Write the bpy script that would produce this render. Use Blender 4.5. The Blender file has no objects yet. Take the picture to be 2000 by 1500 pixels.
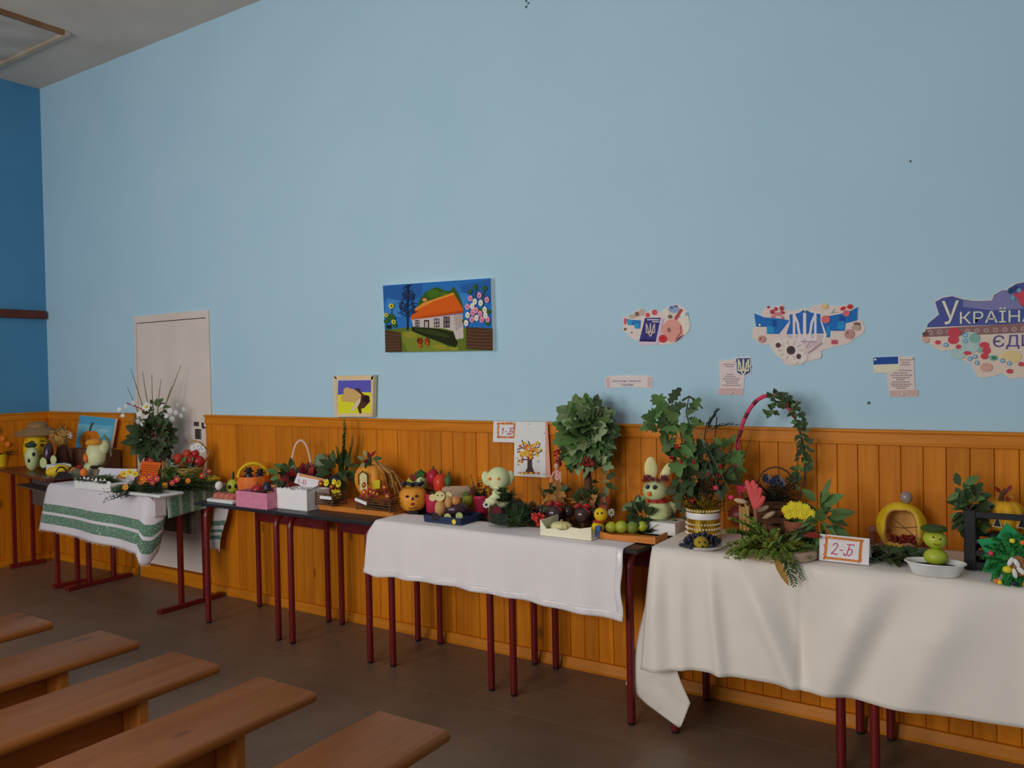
import bpy, math, random
from mathutils import Vector, Matrix, Euler
random.seed(7)
R = math.radians
C = bpy.context.scene.collection

# ------------------------------------------------------------------ camera
FPX, YAW, PITCH, ROLL, DIST, EYE = 1572.15, .578715, -.0172977, -.0198187, 3.481768, 1.47
def cam_axes():
    cy, sy, cp, sp = math.cos(YAW), math.sin(YAW), math.cos(PITCH), math.sin(PITCH)
    F = Vector((-sy*cp, cy*cp, sp)); Rr = Vector((cy, sy, 0)); U = Rr.cross(F)
    cr, sr = math.cos(ROLL), math.sin(ROLL)
    return F, cr*Rr + sr*U, -sr*Rr + cr*U
CF, CR, CU = cam_axes()
CO = Vector((0, -DIST, EYE))
cd = bpy.data.cameras.new('camera'); cd.sensor_width = 36; cd.lens = FPX/2000*36; cd.clip_start = .05
co = bpy.data.objects.new('camera', cd); C.objects.link(co)
co.matrix_world = Matrix(((CR.x, CU.x, -CF.x, CO.x), (CR.y, CU.y, -CF.y, CO.y), (CR.z, CU.z, -CF.z, CO.z), (0, 0, 0, 1)))
bpy.context.scene.camera = co
# ------------------------------------------------------------------ world, window light, exposure
sc = bpy.context.scene
sc.view_settings.view_transform = 'Standard'; sc.view_settings.look = 'None'
sc.view_settings.exposure = 0.0; sc.view_settings.gamma = 1.0; sc.view_settings.use_curve_mapping = False
w = bpy.data.worlds.new('world'); sc.world = w; w.use_nodes = True
w.node_tree.nodes['Background'].inputs[0].default_value = (.75, .86, 1, 1)
w.node_tree.nodes['Background'].inputs[1].default_value = .25
WIN_X = (-4.1, -1.5)             # the window bays of the wall behind the camera
BACK_Y, RIGHT_X, ROOM_H, LEFT_X = -5.6, 2.6, 3.859, -6.859
for wx in WIN_X:
    ld = bpy.data.lights.new('window_daylight', 'AREA'); ld.shape = 'RECTANGLE'; ld.size = 1.6; ld.size_y = 1.8
    ld.energy = 70; ld.color = (1, .96, .92)
    lo = bpy.data.objects.new('window_daylight', ld); C.objects.link(lo)
    lo.location = (wx, BACK_Y + .06, 1.9); lo.rotation_euler = (R(90), 0, 0)   # shines towards +Y

# ------------------------------------------------------------------ pixel <-> place
def ray(x, y): return CF + CR*((x-1000)/FPX) - CU*((y-750)/FPX)
def at_y(x, y, Y=0.0):
    d = ray(x, y); return CO + d*((Y-CO.y)/d.y)
def at_z(x, y, Z=0.0):
    d = ray(x, y); return CO + d*((Z-CO.z)/d.z)
def at_x(x, y, X=0.0):
    d = ray(x, y); return CO + d*((X-CO.x)/d.x)

# ------------------------------------------------------------------ materials
MATS = {}
def lin(h):
    c = [int(h[i:i+2], 16)/255 for i in (0, 2, 4)]
    return [x/12.92 if x <= .04045 else ((x+.055)/1.055)**2.4 for x in c]
GAIN = 1.55
def col(h, g=None): return tuple(min(.93, x*(g or GAIN)) for x in lin(h)) + (1,)
def mk(key, h, h2=None, sc_=40., rough=.55, bump=0., metal=0., spec=.3, rnd=.0, g=None, coat=0., stretch=None, amt=1., trans=0., alpha=1.):
    if key in MATS: return MATS[key]
    m = bpy.data.materials.new(key); m.use_nodes = True; nt = m.node_tree; N = nt.nodes; L = nt.links
    b = N['Principled BSDF']; b.inputs['Roughness'].default_value = rough; b.inputs['Metallic'].default_value = metal
    b.inputs['Specular IOR Level'].default_value = spec; b.inputs['Coat Weight'].default_value = coat
    if trans: b.inputs['Transmission Weight'].default_value = trans
    if alpha < 1: b.inputs['Alpha'].default_value = alpha
    tc = N.new('ShaderNodeTexCoord'); mp = N.new('ShaderNodeMapping'); L.new(tc.outputs['Object'], mp.inputs[0])
    if stretch: mp.inputs['Scale'].default_value = stretch
    nz = N.new('ShaderNodeTexNoise'); nz.inputs['Scale'].default_value = sc_; nz.inputs['Detail'].default_value = 4
    L.new(mp.outputs[0], nz.inputs['Vector'])
    rp = N.new('ShaderNodeValToRGB'); rp.color_ramp.elements[0].position = .5-.22*amt; rp.color_ramp.elements[1].position = .5+.22*amt
    c1 = col(h, g); c2 = col(h2, g) if h2 else tuple(x*.86 for x in c1[:3]) + (1,)
    rp.color_ramp.elements[0].color = c1; rp.color_ramp.elements[1].color = c2
    L.new(nz.outputs[0], rp.inputs[0]); out = rp.outputs[0]
    if rnd:
        oi = N.new('ShaderNodeObjectInfo'); mr = N.new('ShaderNodeMapRange'); mr.inputs[3].default_value = 1-rnd; mr.inputs[4].default_value = 1+rnd
        L.new(oi.outputs['Random'], mr.inputs[0])
        hs = N.new('ShaderNodeHueSaturation'); L.new(mr.outputs[0], hs.inputs['Value']); L.new(out, hs.inputs['Color']); out = hs.outputs[0]
        mh = N.new('ShaderNodeMapRange'); mh.inputs[3].default_value = .5-rnd*.06; mh.inputs[4].default_value = .5+rnd*.06
        L.new(oi.outputs['Random'], mh.inputs[0]); L.new(mh.outputs[0], hs.inputs['Hue'])
    L.new(out, b.inputs['Base Color'])
    if bump:
        bp = N.new('ShaderNodeBump'); bp.inputs['Strength'].default_value = bump; bp.inputs['Distance'].default_value = .004
        L.new(nz.outputs[0], bp.inputs['Height']); L.new(bp.outputs[0], b.inputs['Normal'])
    MATS[key] = m; return m
def wood(key, h, h2, axis, rnd=.2, rough=.42, knots=True, g=None, dens=1., spec=.35):
    """varnished pine: grain along axis (0,1,2) of the object, per-board tone, knots"""
    m = bpy.data.materials.new(key); m.use_nodes = True; nt = m.node_tree; N = nt.nodes; L = nt.links
    b = N['Principled BSDF']; b.inputs['Roughness'].default_value = rough; b.inputs['Specular IOR Level'].default_value = spec
    tc = N.new('ShaderNodeTexCoord'); oi = N.new('ShaderNodeObjectInfo')
    ad = N.new('ShaderNodeVectorMath'); ad.operation = 'MULTIPLY_ADD'; L.new(oi.outputs['Random'], ad.inputs[0]); ad.inputs[1].default_value = (7, 13, 5); L.new(tc.outputs['Object'], ad.inputs[2])
    mp = N.new('ShaderNodeMapping'); s = [38*dens, 38*dens, 38*dens]; s[axis] = 2.2*dens; mp.inputs['Scale'].default_value = s; L.new(ad.outputs[0], mp.inputs[0])
    nz = N.new('ShaderNodeTexNoise'); nz.inputs['Scale'].default_value = 1; nz.inputs['Detail'].default_value = 5; nz.inputs['Distortion'].default_value = .6; L.new(mp.outputs[0], nz.inputs['Vector'])
    rp = N.new('ShaderNodeValToRGB'); rp.color_ramp.elements[0].position = .3; rp.color_ramp.elements[1].position = .72
    rp.color_ramp.elements[0].color = col(h2, g); rp.color_ramp.elements[1].color = col(h, g); L.new(nz.outputs[0], rp.inputs[0]); out = rp.outputs[0]
    if knots:
        mk_ = N.new('ShaderNodeMapping'); s = [9, 9, 9]; s[axis] = 4.5; mk_.inputs['Scale'].default_value = s; L.new(ad.outputs[0], mk_.inputs[0])
        vo = N.new('ShaderNodeTexVoronoi'); vo.inputs['Scale'].default_value = .5; L.new(mk_.outputs[0], vo.inputs['Vector'])
        kr = N.new('ShaderNodeValToRGB'); kr.color_ramp.elements[0].position = .055; kr.color_ramp.elements[1].position = .11
        kr.color_ramp.elements[0].color = (.75, .75, .75, 1); kr.color_ramp.elements[1].color = (0, 0, 0, 1); L.new(vo.outputs['Distance'], kr.inputs[0])
        mx = N.new('ShaderNodeMixRGB'); mx.inputs[2].default_value = tuple(x*.35 for x in col(h2, g)[:3]) + (1,)
        L.new(kr.outputs[0], mx.inputs[0]); L.new(out, mx.inputs[1]); out = mx.outputs[0]
    mr = N.new('ShaderNodeMapRange'); mr.inputs[3].default_value = 1-rnd; mr.inputs[4].default_value = 1+rnd*.7; L.new(oi.outputs['Random'], mr.inputs[0])
    hs = N.new('ShaderNodeHueSaturation'); L.new(mr.outputs[0], hs.inputs['Value']); L.new(out, hs.inputs['Color']); L.new(hs.outputs[0], b.inputs['Base Color'])
    bp = N.new('ShaderNodeBump'); bp.inputs['Strength'].default_value = .12; bp.inputs['Distance'].default_value = .002; L.new(nz.outputs[0], bp.inputs['Height']); L.new(bp.outputs[0], b.inputs['Normal'])
    MATS[key] = m; return m
def flat(h):
    return mk('print_'+h, h, None, 60., .75, spec=.1, amt=2.2, g=1.4)

# ------------------------------------------------------------------ mesh builder
class MB:
    def __init__(s): s.v = []; s.f = []; s.m = []; s.uv = None; s.cur = 0
    def addf(s, vs, fs):
        o = len(s.v); s.v += [tuple(p) for p in vs]
        for f in fs: s.f.append(tuple(i+o for i in f)); s.m.append(s.cur)
        return s
    def mat(s, i): s.cur = i; return s
    def box(s, a, b, rot=None, c=None):
        (x0, y0, z0), (x1, y1, z1) = a, b
        vs = [Vector(p) for p in ((x0,y0,z0),(x1,y0,z0),(x1,y1,z0),(x0,y1,z0),(x0,y0,z1),(x1,y0,z1),(x1,y1,z1),(x0,y1,z1))]
        if rot is not None:
            c = Vector(c) if c else (vs[0]+vs[6])/2
            vs = [c + rot @ (p-c) for p in vs]
        return s.addf(vs, [(0,3,2,1),(4,5,6,7),(0,1,5,4),(1,2,6,5),(2,3,7,6),(3,0,4,7)])
    def cbox(s, a, b, c):
        """box with chamfered edges"""
        (x0, y0, z0), (x1, y1, z1) = a, b
        def ring(i, z):
            X0, X1, Y0, Y1 = x0+i, x1-i, y0+i, y1-i
            return [(X0+c,Y0,z),(X1-c,Y0,z),(X1,Y0+c,z),(X1,Y1-c,z),(X1-c,Y1,z),(X0+c,Y1,z),(X0,Y1-c,z),(X0,Y0+c,z)]
        vs = ring(c, z0) + ring(0, z0+c) + ring(0, z1-c) + ring(c, z1)
        fs = [tuple(range(7, -1, -1)), tuple(range(24, 32))]
        for k in range(3):
            for i in range(8): j = (i+1) % 8; fs.append((k*8+i, k*8+j, k*8+8+j, k*8+8+i))
        return s.addf(vs, fs)
    def tube(s, path, r, n=8, cap=True):
        P = [Vector(p) for p in path]; rr = r if isinstance(r, (list, tuple)) else [r]*len(P)
        vs = []; up = None
        for i, p in enumerate(P):
            t = (P[min(i+1, len(P)-1)] - P[max(i-1, 0)]).normalized()
            if up is None: up = Vector((0, 0, 1)) if abs(t.z) < .9 else Vector((1, 0, 0))
            a = t.cross(up); a = a.normalized() if a.length > 1e-6 else Vector((1, 0, 0)); b = a.cross(t).normalized(); up = b
            for k in range(n): q = 2*math.pi*k/n; vs.append(p + (a*math.cos(q) + b*math.sin(q))*rr[i])
        fs = []
        for i in range(len(P)-1):
            for k in range(n): j = (k+1) % n; fs.append((i*n+k, i*n+j, (i+1)*n+j, (i+1)*n+k))
        if cap: fs.append(tuple(range(n-1, -1, -1))); fs.append(tuple((len(P)-1)*n+k for k in range(n)))
        return s.addf(vs, fs)
    def lathe(s, prof, n=18, c=(0, 0, 0), lobes=0, amp=0., sx=1., sy=1., closed=True):
        vs = []
        for r, z in prof:
            for k in range(n):
                q = 2*math.pi*k/n; rr = r*(1 - amp*(1-abs(math.cos(lobes*q/2)))) if lobes else r
                vs.append((c[0]+rr*sx*math.cos(q), c[1]+rr*sy*math.sin(q), c[2]+z))
        fs = []
        for i in range(len(prof)-1):
            for k in range(n): j = (k+1) % n; fs.append((i*n+k, i*n+j, (i+1)*n+j, (i+1)*n+k))
        if closed: fs.append(tuple(range(n-1, -1, -1))); fs.append(tuple((len(prof)-1)*n+k for k in range(n)))
        return s.addf(vs, fs)
    def ell(s, c, r, n=14, m=9, rot=None, lump=0.):
        if not isinstance(r, (list, tuple)): r = (r, r, r)
        vs = []; c = Vector(c)
        for i in range(m+1):
            t = math.pi*i/m
            for k in range(n):
                q = 2*math.pi*k/n; p = Vector((r[0]*math.sin(t)*math.cos(q), r[1]*math.sin(t)*math.sin(q), -r[2]*math.cos(t)))
                if lump and 0 < i < m: p *= 1 + random.uniform(-lump, lump)
                if rot is not None: p = rot @ p
                vs.append(c+p)
        fs = []
        for i in range(m):
            for k in range(n): j = (k+1) % n; fs.append((i*n+k, i*n+j, (i+1)*n+j, (i+1)*n+k))
        return s.addf(vs, fs)
    def prism(s, pts, y0, y1):
        """polygon in the XZ plane extruded from y0 (front) to y1 (back)"""
        n = len(pts); vs = [(x, y0, z) for x, z in pts] + [(x, y1, z) for x, z in pts]
        fs = [tuple(range(n)), tuple(range(2*n-1, n-1, -1))]
        for i in range(n): j = (i+1) % n; fs.append((j, i, n+i, n+j))
        return s.addf(vs, fs)
    def disc(s, c, r, nrm, n=12, th=.5):
        nrm = Vector(nrm).normalized(); c = Vector(c)
        return s.tube([c - nrm*th/2, c + nrm*th/2], r, n)
    def flower(s, c, r, nrm, petals=9, pm=0, cm=1, cup=.25, cr=.32, wdt=.42):
        """petals as bent kite quads round a domed centre"""
        c = Vector(c); nrm = Vector(nrm).normalized(); q = nrm.to_track_quat('Z', 'Y'); s.cur = pm
        for k in range(petals):
            a = 2*math.pi*k/petals + random.uniform(-.1, .1); d = Vector((math.cos(a), math.sin(a), 0)); t = Vector((-d.y, d.x, 0))
            pts = [d*r*.15, d*r*.6 + t*r*wdt*.6 + Vector((0,0,r*cup*.6)), d*r + Vector((0,0,r*cup)), d*r*.6 - t*r*wdt*.6 + Vector((0,0,r*cup*.6))]
            low = [p - Vector((0, 0, r*.06)) for p in pts]
            s.addf([c + q @ p for p in pts+low], [(0,1,2,3),(7,6,5,4),(0,4,5,1),(1,5,6,2),(2,6,7,3),(3,7,4,0)])
        s.cur = cm; s.ell(c + nrm*r*.12, (r*cr, r*cr, r*cr), 8, 5); s.cur = 0
        return s
    def sprig(s, base, dirv, length, leafl, n, wdt=.6, stem=.6, droop=.2, pinn=True):
        """a stem with small paired leaflets"""
        base = Vector(base); d = Vector(dirv).normalized(); side = d.cross(Vector((0, 0, 1)))
        side = side.normalized() if side.length > .05 else Vector((1, 0, 0)); nr = side.cross(d)
        pts = [base + d*length*t + Vector((0, 0, -droop*length*t*t)) for t in (0, .35, .7, 1)]
        s.tube(pts, [stem, stem*.8, stem*.6, stem*.35], 5)
        for i in range(n):
            t = .12 + .88*i/max(1, n-1); p = base + d*length*t + Vector((0, 0, -droop*length*t*t)); ll = leafl*(1.15-.6*t)
            for sg in ((-1, 1) if pinn else (random.choice((-1, 1)),)):
                e = (side*sg + d*.55 + nr*random.uniform(-.4, .4)).normalized(); wv = e.cross(nr).normalized()*ll*wdt*.5
                lift = nr*ll*.12
                s.addf([p, p+e*ll*.5+wv+lift, p+e*ll, p+e*ll*.5-wv+lift, p+e*ll*.5-lift*.6], [(0, 1, 4), (1, 2, 4), (2, 3, 4), (3, 0, 4)])
        return s
    def mesh(s, name, scale=None, smooth=True):
        me = bpy.data.meshes.new(name)
        v = s.v if scale is None else [(p[0]*scale[0], p[1]*scale[1], p[2]*scale[2]) for p in s.v]
        me.from_pydata(v, [], s.f); me.polygons.foreach_set('material_index', s.m)
        if smooth: me.polygons.foreach_set('use_smooth', [True]*len(s.f))
        if s.uv:
            ul = me.uv_layers.new(name='UVMap')
            for lp in me.loops: ul.data[lp.index].uv = s.uv[lp.vertex_index]
        if smooth and not s.uv: me.set_sharp_from_angle(angle=R(38))
        me.update(); return me
    def build(s, name, mats, parent=None, scale=None, smooth=True):
        me = s.mesh(name, scale, smooth)
        for m in (mats if isinstance(mats, (list, tuple)) else [mats]): me.materials.append(m)
        o = bpy.data.objects.new(name, me); C.objects.link(o)
        if parent: o.parent = parent
        return o
def tag(o, label=None, cat=None, group=None, kind=None):
    if label: o['label'] = label
    if cat: o['category'] = cat
    if group: o['group'] = group
    if kind: o['kind'] = kind
    return o
def empty(name, loc=(0, 0, 0), rz=0., label=None, cat=None, group=None, kind=None):
    o = bpy.data.objects.new(name, None); C.objects.link(o); o.location = loc; o.rotation_euler = (0, 0, rz); o.empty_display_size = .05
    return tag(o, label, cat, group, kind)
def inst(name, me, parent, M=None):
    o = bpy.data.objects.new(name, me); C.objects.link(o); o.parent = parent
    if M is not None: o.matrix_local = M
    return o

# ------------------------------------------------------------------ leaf templates (unit length along +X)
def leaf_mesh(key, outline, mat, fold=.16, bend=.18):
    mb = MB(); n = len(outline); top = outline; 
    def lift(x, y): return abs(y)*fold*2 - bend*x*x
    vs = [(0, 0, 0)]; mid = []; 
    for x, y in top: vs.append((x, y, lift(x, y)))
    for x, y in top[::-1]: vs.append((x, -y, lift(x, -y)))
    k = len(vs); xs = [.33, .66, .98]
    for x in xs: vs.append((x, 0, lift(x, 0)))
    def near(x): return k + min(range(3), key=lambda i: abs(xs[i]-x))
    fs = []; seq = list(range(0, 2*n+1))
    for i in range(2*n+1):
        a, b = seq[i], seq[(i+1) % (2*n+1)]
        m = near((vs[a][0]+vs[b][0])/2)
        fs.append((a, b, m))
    # fill between spine points
    def top_at(i): return 1+i
    prev = None
    for i in range(2*n+1):
        a, b = seq[i], seq[(i+1) % (2*n+1)]; m = near((vs[a][0]+vs[b][0])/2)
        if prev is not None and prev != m: fs.append((a, m, prev))
        prev = m
    mb.addf(vs, fs)
    me = mb.mesh('leaf'); me.materials.append(mat); me.name = key; return me
OVAL = [(.12, .10), (.35, .25), (.62, .24), (.86, .12), (1, 0.01)]
LONG = [(.15, .06), (.4, .12), (.7, .10), (.9, .05), (1, .005)]
MAPLE = [(.02, .10), (-.08, .30), (.18, .30), (.22, .52), (.42, .36), (.62, .46), (.64, .22), (.84, .18), (1, .01)]
OAK = [(.12, .08), (.2, .20), (.32, .13), (.42, .30), (.56, .17), (.68, .27), (.8, .13), (.92, .14), (1, .01)]
# ------------------------------------------------------------------ materials of the room
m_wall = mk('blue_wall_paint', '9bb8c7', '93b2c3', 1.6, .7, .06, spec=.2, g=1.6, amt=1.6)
m_wall_l = mk('deep_blue_wall', '4a7fa2', '44779a', 2.2, .7, .06, spec=.2, g=1.5, amt=1.5)  # end wall: deeper, more saturated blue than the long wall
m_ceil = mk('ceiling_whitewash', 'a79d93', '988e84', 2.5, .9, .1, spec=.1, g=1.95, amt=1.4)
m_plank = wood('varnished_pine_board', 'ba7012', 'a85e0a', 2, rnd=.15, g=1.6, rough=.5, spec=.22)
m_rail = wood('varnished_pine_rail', 'bb7214', 'a8620c', 0, rnd=.05, g=1.6, spec=.25, knots=False)
m_raily = wood('varnished_pine_rail_y', 'bb7214', 'a8620c', 1, rnd=.05, g=1.6, spec=.25, knots=False)
m_groove = mk('groove_wood', '7c4a10', '6c3e0c', 20, .6)
m_tile = mk('floor_tile', '7d6654', '725b4a', 6., .42, .05, spec=.4, rnd=.05, g=1.2, amt=1.3)
m_grout = mk('floor_grout', '8d7c6c', '806f60', 20, .8, g=1.35)
m_bench = wood('bench_pine', 'ac662a', '98541c', 1, rnd=.1, g=1.08, rough=.42)
m_benchx = wood('bench_pine_end', 'b8702e', '9c5a1e', 2, rnd=.1, g=1.15, knots=False)
m_door = mk('door_white_paint', 'c2b7ae', 'b8ada4', 3, .45, .02, g=1.6)
m_tube = mk('maroon_tube_enamel', '6e1a1a', '5e1414', 8, .28, spec=.5, g=1.25)
m_top = mk('desk_laminate_black', '26262a', '1c1c20', 30, .4)
m_brown = mk('desk_laminate_brown', '5c3226', '4b271d', 12, .32, spec=.5, stretch=(1, 8, 8))
m_rubber = mk('black_rubber', '181414', None, 30, .7)
m_white = mk('white_paper', 'd9d2d2', 'cfc8c8', 8, .8, spec=.1, amt=2)
m_dark = mk('dark_slot', '1c1410', None, 20, .8)
m_bar = mk('brown_bar_paint', '5a2c22', '4c231b', 12, .5)

# ------------------------------------------------------------------ floor with tiles
floor = MB().box((LEFT_X, BACK_Y, -.08), (RIGHT_X, 0, -.0012)).build('floor', m_grout, smooth=False); tag(floor, 'brown grey floor of oblong tiles laid in running bond', kind='structure')
tm = MB().cbox((-.2988, -.1488, -.012), (.2988, .1488, 0), .0005).mesh('tile', smooth=False); tm.materials.append(m_tile)
for r in range(11):
    y = -.02 - .15 - .3*r; off = .3 if r % 2 else 0
    for c in range(-13, 3):
        x = -.37 + .3 + .6*c + off - .3
        if x+.2988 < LEFT_X+.02 or x > 1.3: continue
        lo_, hi_ = max(x-.2988, LEFT_X), x+.2988      # cut tiles along the end wall
        inst('tile', tm, floor, Matrix.Translation(((lo_+hi_)/2, y, 0)) @ Matrix.Diagonal(((hi_-lo_)/.5976, 1, 1, 1)))
rest = MB().box((LEFT_X, BACK_Y, -.006), (RIGHT_X, -3.33, 0)).box((1.35, -3.33, -.006), (RIGHT_X, 0, 0)).build('far_tiles', m_tile, floor, smooth=False); tag(rest, kind='stuff')

# ------------------------------------------------------------------ walls, ceiling
DX0, DX1, DZ = -5.6, -4.725, 1.922
wb = MB(); wb.box((LEFT_X-.2, 0, 0), (DX0, .2, ROOM_H)).box((DX1, 0, 0), (RIGHT_X+.2, .2, ROOM_H)).box((DX0, 0, DZ), (DX1, .2, ROOM_H))
o = wb.build('wall_back', m_wall, smooth=False); tag(o, 'long light blue plastered wall above wooden wainscot', kind='structure')
spots = MB()
for px, py, r in ((1028, 2, 2.2), (1032, 6.5, 2.2), (1028, 13.5, 2.6), (1697, 787, 2.5), (1778, 315, 1.6)):
    p = at_y(px, py); s_ = .0027
    spots.tube([(p.x, -.002, p.z), (p.x, .001, p.z)], r*s_, 7)
spots.build('nail_hole', mk('nail_hole_dark', '4c5654', None), o)
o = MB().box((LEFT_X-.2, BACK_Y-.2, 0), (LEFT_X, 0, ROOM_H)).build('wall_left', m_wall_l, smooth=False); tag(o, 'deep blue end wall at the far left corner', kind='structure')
o = MB().box((RIGHT_X, BACK_Y-.2, 0), (RIGHT_X+.2, 0, ROOM_H)).build('wall_right', m_wall, smooth=False); tag(o, 'light blue wall at the right end of the hall', kind='structure')
wf = MB(); edges = [LEFT_X-.2] + [v for wx in WIN_X for v in (wx-.9, wx+.9)] + [RIGHT_X+.2]
for i in range(0, len(edges), 2): wf.box((edges[i], BACK_Y-.2, 0), (edges[i+1], BACK_Y, ROOM_H))
for wx in WIN_X: wf.box((wx-.9, BACK_Y-.2, 0), (wx+.9, BACK_Y, .95)).box((wx-.9, BACK_Y-.2, 2.95), (wx+.9, BACK_Y, ROOM_H))
o = wf.build('wall_front', m_wall, smooth=False); tag(o, 'light blue wall with windows behind the viewer', kind='structure')
for i, wx in enumerate(WIN_X):
    e = empty('window_%d' % (i+1), (wx, BACK_Y-.1, .95), kind='structure', label='tall white framed window opposite the long wall')
    f = MB()
    for a, b in (((-.9,-.04,0),(-.82,.04,2)), ((.82,-.04,0),(.9,.04,2)), ((-.82,-.04,0),(.82,.04,.08)), ((-.82,-.04,1.92),(.82,.04,2)), ((-.03,-.04,.08),(.03,.04,1.92))): f.box(a, b)
    f.build('window_frame', m_door, e, smooth=False)
    g = MB().box((-.82, -.004, .08), (-.03, .004, 1.92)).box((.03, -.004, .08), (.82, .004, 1.92)); g.build('pane', mk('window_glass', 'd0dde6', None, 5, .05, trans=.95), e, smooth=False)
o = MB().box((LEFT_X-.2, BACK_Y-.2, ROOM_H), (RIGHT_X+.2, .2, ROOM_H+.15)).build('ceiling', m_ceil, smooth=False); tag(o, 'off white whitewashed ceiling', kind='structure')
# ceiling hatch of two boards in a flaking frame
hx0, hx1, hy0, hy1, zc = -6.74, -5.56, -2.2, -.44, ROOM_H
e = empty('ceiling_hatch', (hx0, hy1, zc), label='flat white hatch with worn brown wooden frame on the ceiling', cat='hatch')
m_hatch = mk('hatch_board_white', 'b5aca2', '9d948a', 4, .8, g=1.5); m_hfr = mk('hatch_frame_pale', 'b5a894', 'a08c74', 4, .7, g=1.3); m_hfb = mk('hatch_frame_brown', '6d4a33', '8c6a4c', 7, .7, g=1.3)
xm = -5.98
for a, b in ((hx0+.03, xm-.006), (xm+.006, hx1-.03)):
    MB().box((a-hx0, hy0-hy1, -.012), (b-hx0, -.03, 0)).build('hatch_board', m_hatch, e, smooth=False)
for a, b in (((0, -.04, -.03), (hx1-hx0, 0, 0)), ((hx1-hx0-.035, hy0-hy1, -.03), (hx1-hx0, -.04, 0)), ((0, hy0-hy1, -.03), (.035, -.04, 0))):
    MB().cbox(a, b, .004).build('frame_strip', m_hfr if a[1] == -.04 else m_hfb, e, smooth=False)

# ------------------------------------------------------------------ wainscot of separate boards
WZ = 1.206; PW = .0785
def wains(name, lab, p0, length, axis, railmat):
    """axis 0: runs along +X on the long wall, 1: along -Y on the left wall"""
    e = empty(name, p0, kind='structure', label=lab)
    n = int(round(length/PW)); pw = length/n
    if axis == 0:
        MB().box((0, -.008, 0), (length, 0, WZ-.02)).build('backing', m_groove, e, smooth=False)
        pm = MB().cbox((.0008, -.02, .0), (pw-.0008, -.006, WZ-.02), .0022).mesh('plank', smooth=False); pm.materials.append(m_plank)
        for i in range(n): inst('plank', pm, e, Matrix.Translation((i*pw, random.uniform(-.0012, .0006), 0)))
        MB().box((0, -.026, WZ-.055), (length, 0, WZ-.012)).cbox((-.004, -.038, WZ-.013), (length, 0, WZ), .004).cbox((0, -.03, WZ-.062), (length, -.02, WZ-.05), .003).build('cap_rail', railmat, e, smooth=False)
    else:
        MB().box((0, -length, 0), (.008, 0, WZ-.02)).build('backing', m_groove, e, smooth=False)
        pm = MB().cbox((.006, -pw+.0012, 0), (.02, -.0008, WZ-.02), .0022).mesh('plank', smooth=False); pm.materials.append(m_plank)
        for i in range(n): inst('plank', pm, e, Matrix.Translation((random.uniform(-.0006, .0012), -i*pw, 0)))
        MB().box((0, -length, WZ-.055), (.026, 0, WZ-.012)).cbox((0, -length, WZ-.013), (.038, 0, WZ), .004).build('cap_rail', railmat, e, smooth=False)
    return e
wains('trim_1', 'varnished pine board wainscot right of the white door', (-4.775, -.001, 0), 5.975, 0, m_rail)
wains('trim_2', 'varnished pine board wainscot between corner and white door', (LEFT_X+.02, -.001, 0), DX0-.02-LEFT_X-.02, 0, m_rail)
wains('trim_3', 'varnished pine board wainscot on the deep blue end wall', (LEFT_X+.001, -.02, 0), 1.65, 1, m_raily)
def base_prof(length):
    pr = [(0, 0), (-.034, 0), (-.034, .012), (-.029, .022), (-.024, .04), (-.021, .052), (0, .052)]
    mb = MB(); n = len(pr); mb.addf([(0, y, z) for y, z in pr] + [(length, y, z) for y, z in pr], [tuple(range(n)), tuple(range(2*n-1, n-1, -1))] + [((i+1) % n, i, n+i, n+(i+1) % n) for i in range(n)]); return mb
o = base_prof(5.97).build('baseboard_back', m_rail, smooth=False); o.location = (-4.77, -.019, 0); tag(o, 'varnished moulded skirting under the long wainscot', kind='structure')
o = base_prof(1.2).build('baseboard_corner', m_rail, smooth=False); o.location = (LEFT_X+.04, -.019, 0); tag(o, 'varnished moulded skirting left of the white door', kind='structure')
o = base_prof(1.6).build('baseboard_left', m_rail, smooth=False); o.location = (LEFT_X+.019, -.06, 0); o.rotation_euler = (0, 0, R(-90)); o.location = (LEFT_X+.019, -.05, 0); o.scale = (1, -1, 1); o.rotation_euler = (0, 0, R(-90)); tag(o, 'varnished moulded skirting on the end wall', kind='structure')
for v in o.data.vertices: v.co.y *= -1
o.scale = (1, 1, 1); o.data.flip_normals()

# ------------------------------------------------------------------ door
d = empty('door_1', (DX0, 0, 0), kind='structure', label='plain white painted door with flush frame behind the first cloth table')
W = DX1-DX0
MB().box((0, -.012, .09), (.022, .05, DZ)).build('door_jamb', m_door, d, smooth=False)
MB().box((W-.035, -.012, .09), (W, .05, DZ)).build('door_jamb', m_door, d, smooth=False)
MB().box((.022, -.012, DZ-.05), (W-.035, .05, DZ)).build('door_head', m_door, d, smooth=False)
MB().cbox((.025, -.008, .1), (W-.039, .04, DZ-.055), .002).build('door_leaf', m_door, d, smooth=False)
MB().box((.03, -.03, 0), (W-.03, .05, .09)).build('threshold', m_rail, d, smooth=False)
MB().box((.04, .05, .0), (W-.04, .2, DZ)).build('door_recess', m_dark, d, smooth=False)
lk = MB().cbox((W-.18, -.016, 1.035), (W-.115, -.006, 1.105), .004).build('lock_case', mk('lock_metal_dark', '55504e', None, 30, .4, metal=.6), d)
MB().box((W-.19, -.014, 1.125), (W-.14, .004, 1.155)).box((W-.105, -.014, 1.12), (W-.085, .004, 1.15)).box((W-.1, -.014, 1.11), (W-.06, .004, 1.122)).build('latch', MATS['lock_metal_dark'], lk, smooth=False)

# brown bar on the end wall
e = empty('wall_rail', (LEFT_X, -.02, 1.965), label='dark brown wooden rail fixed high on the deep blue end wall', cat='rail')
MB().cbox((0, -1.6, 0), (.045, 0, .066), .006).build('rail_board', m_bar, e, smooth=False)
MB().box((-.0, -.5, .02), (.05, -.48, .045)).build('bracket', m_rubber, e, smooth=False)

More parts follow.
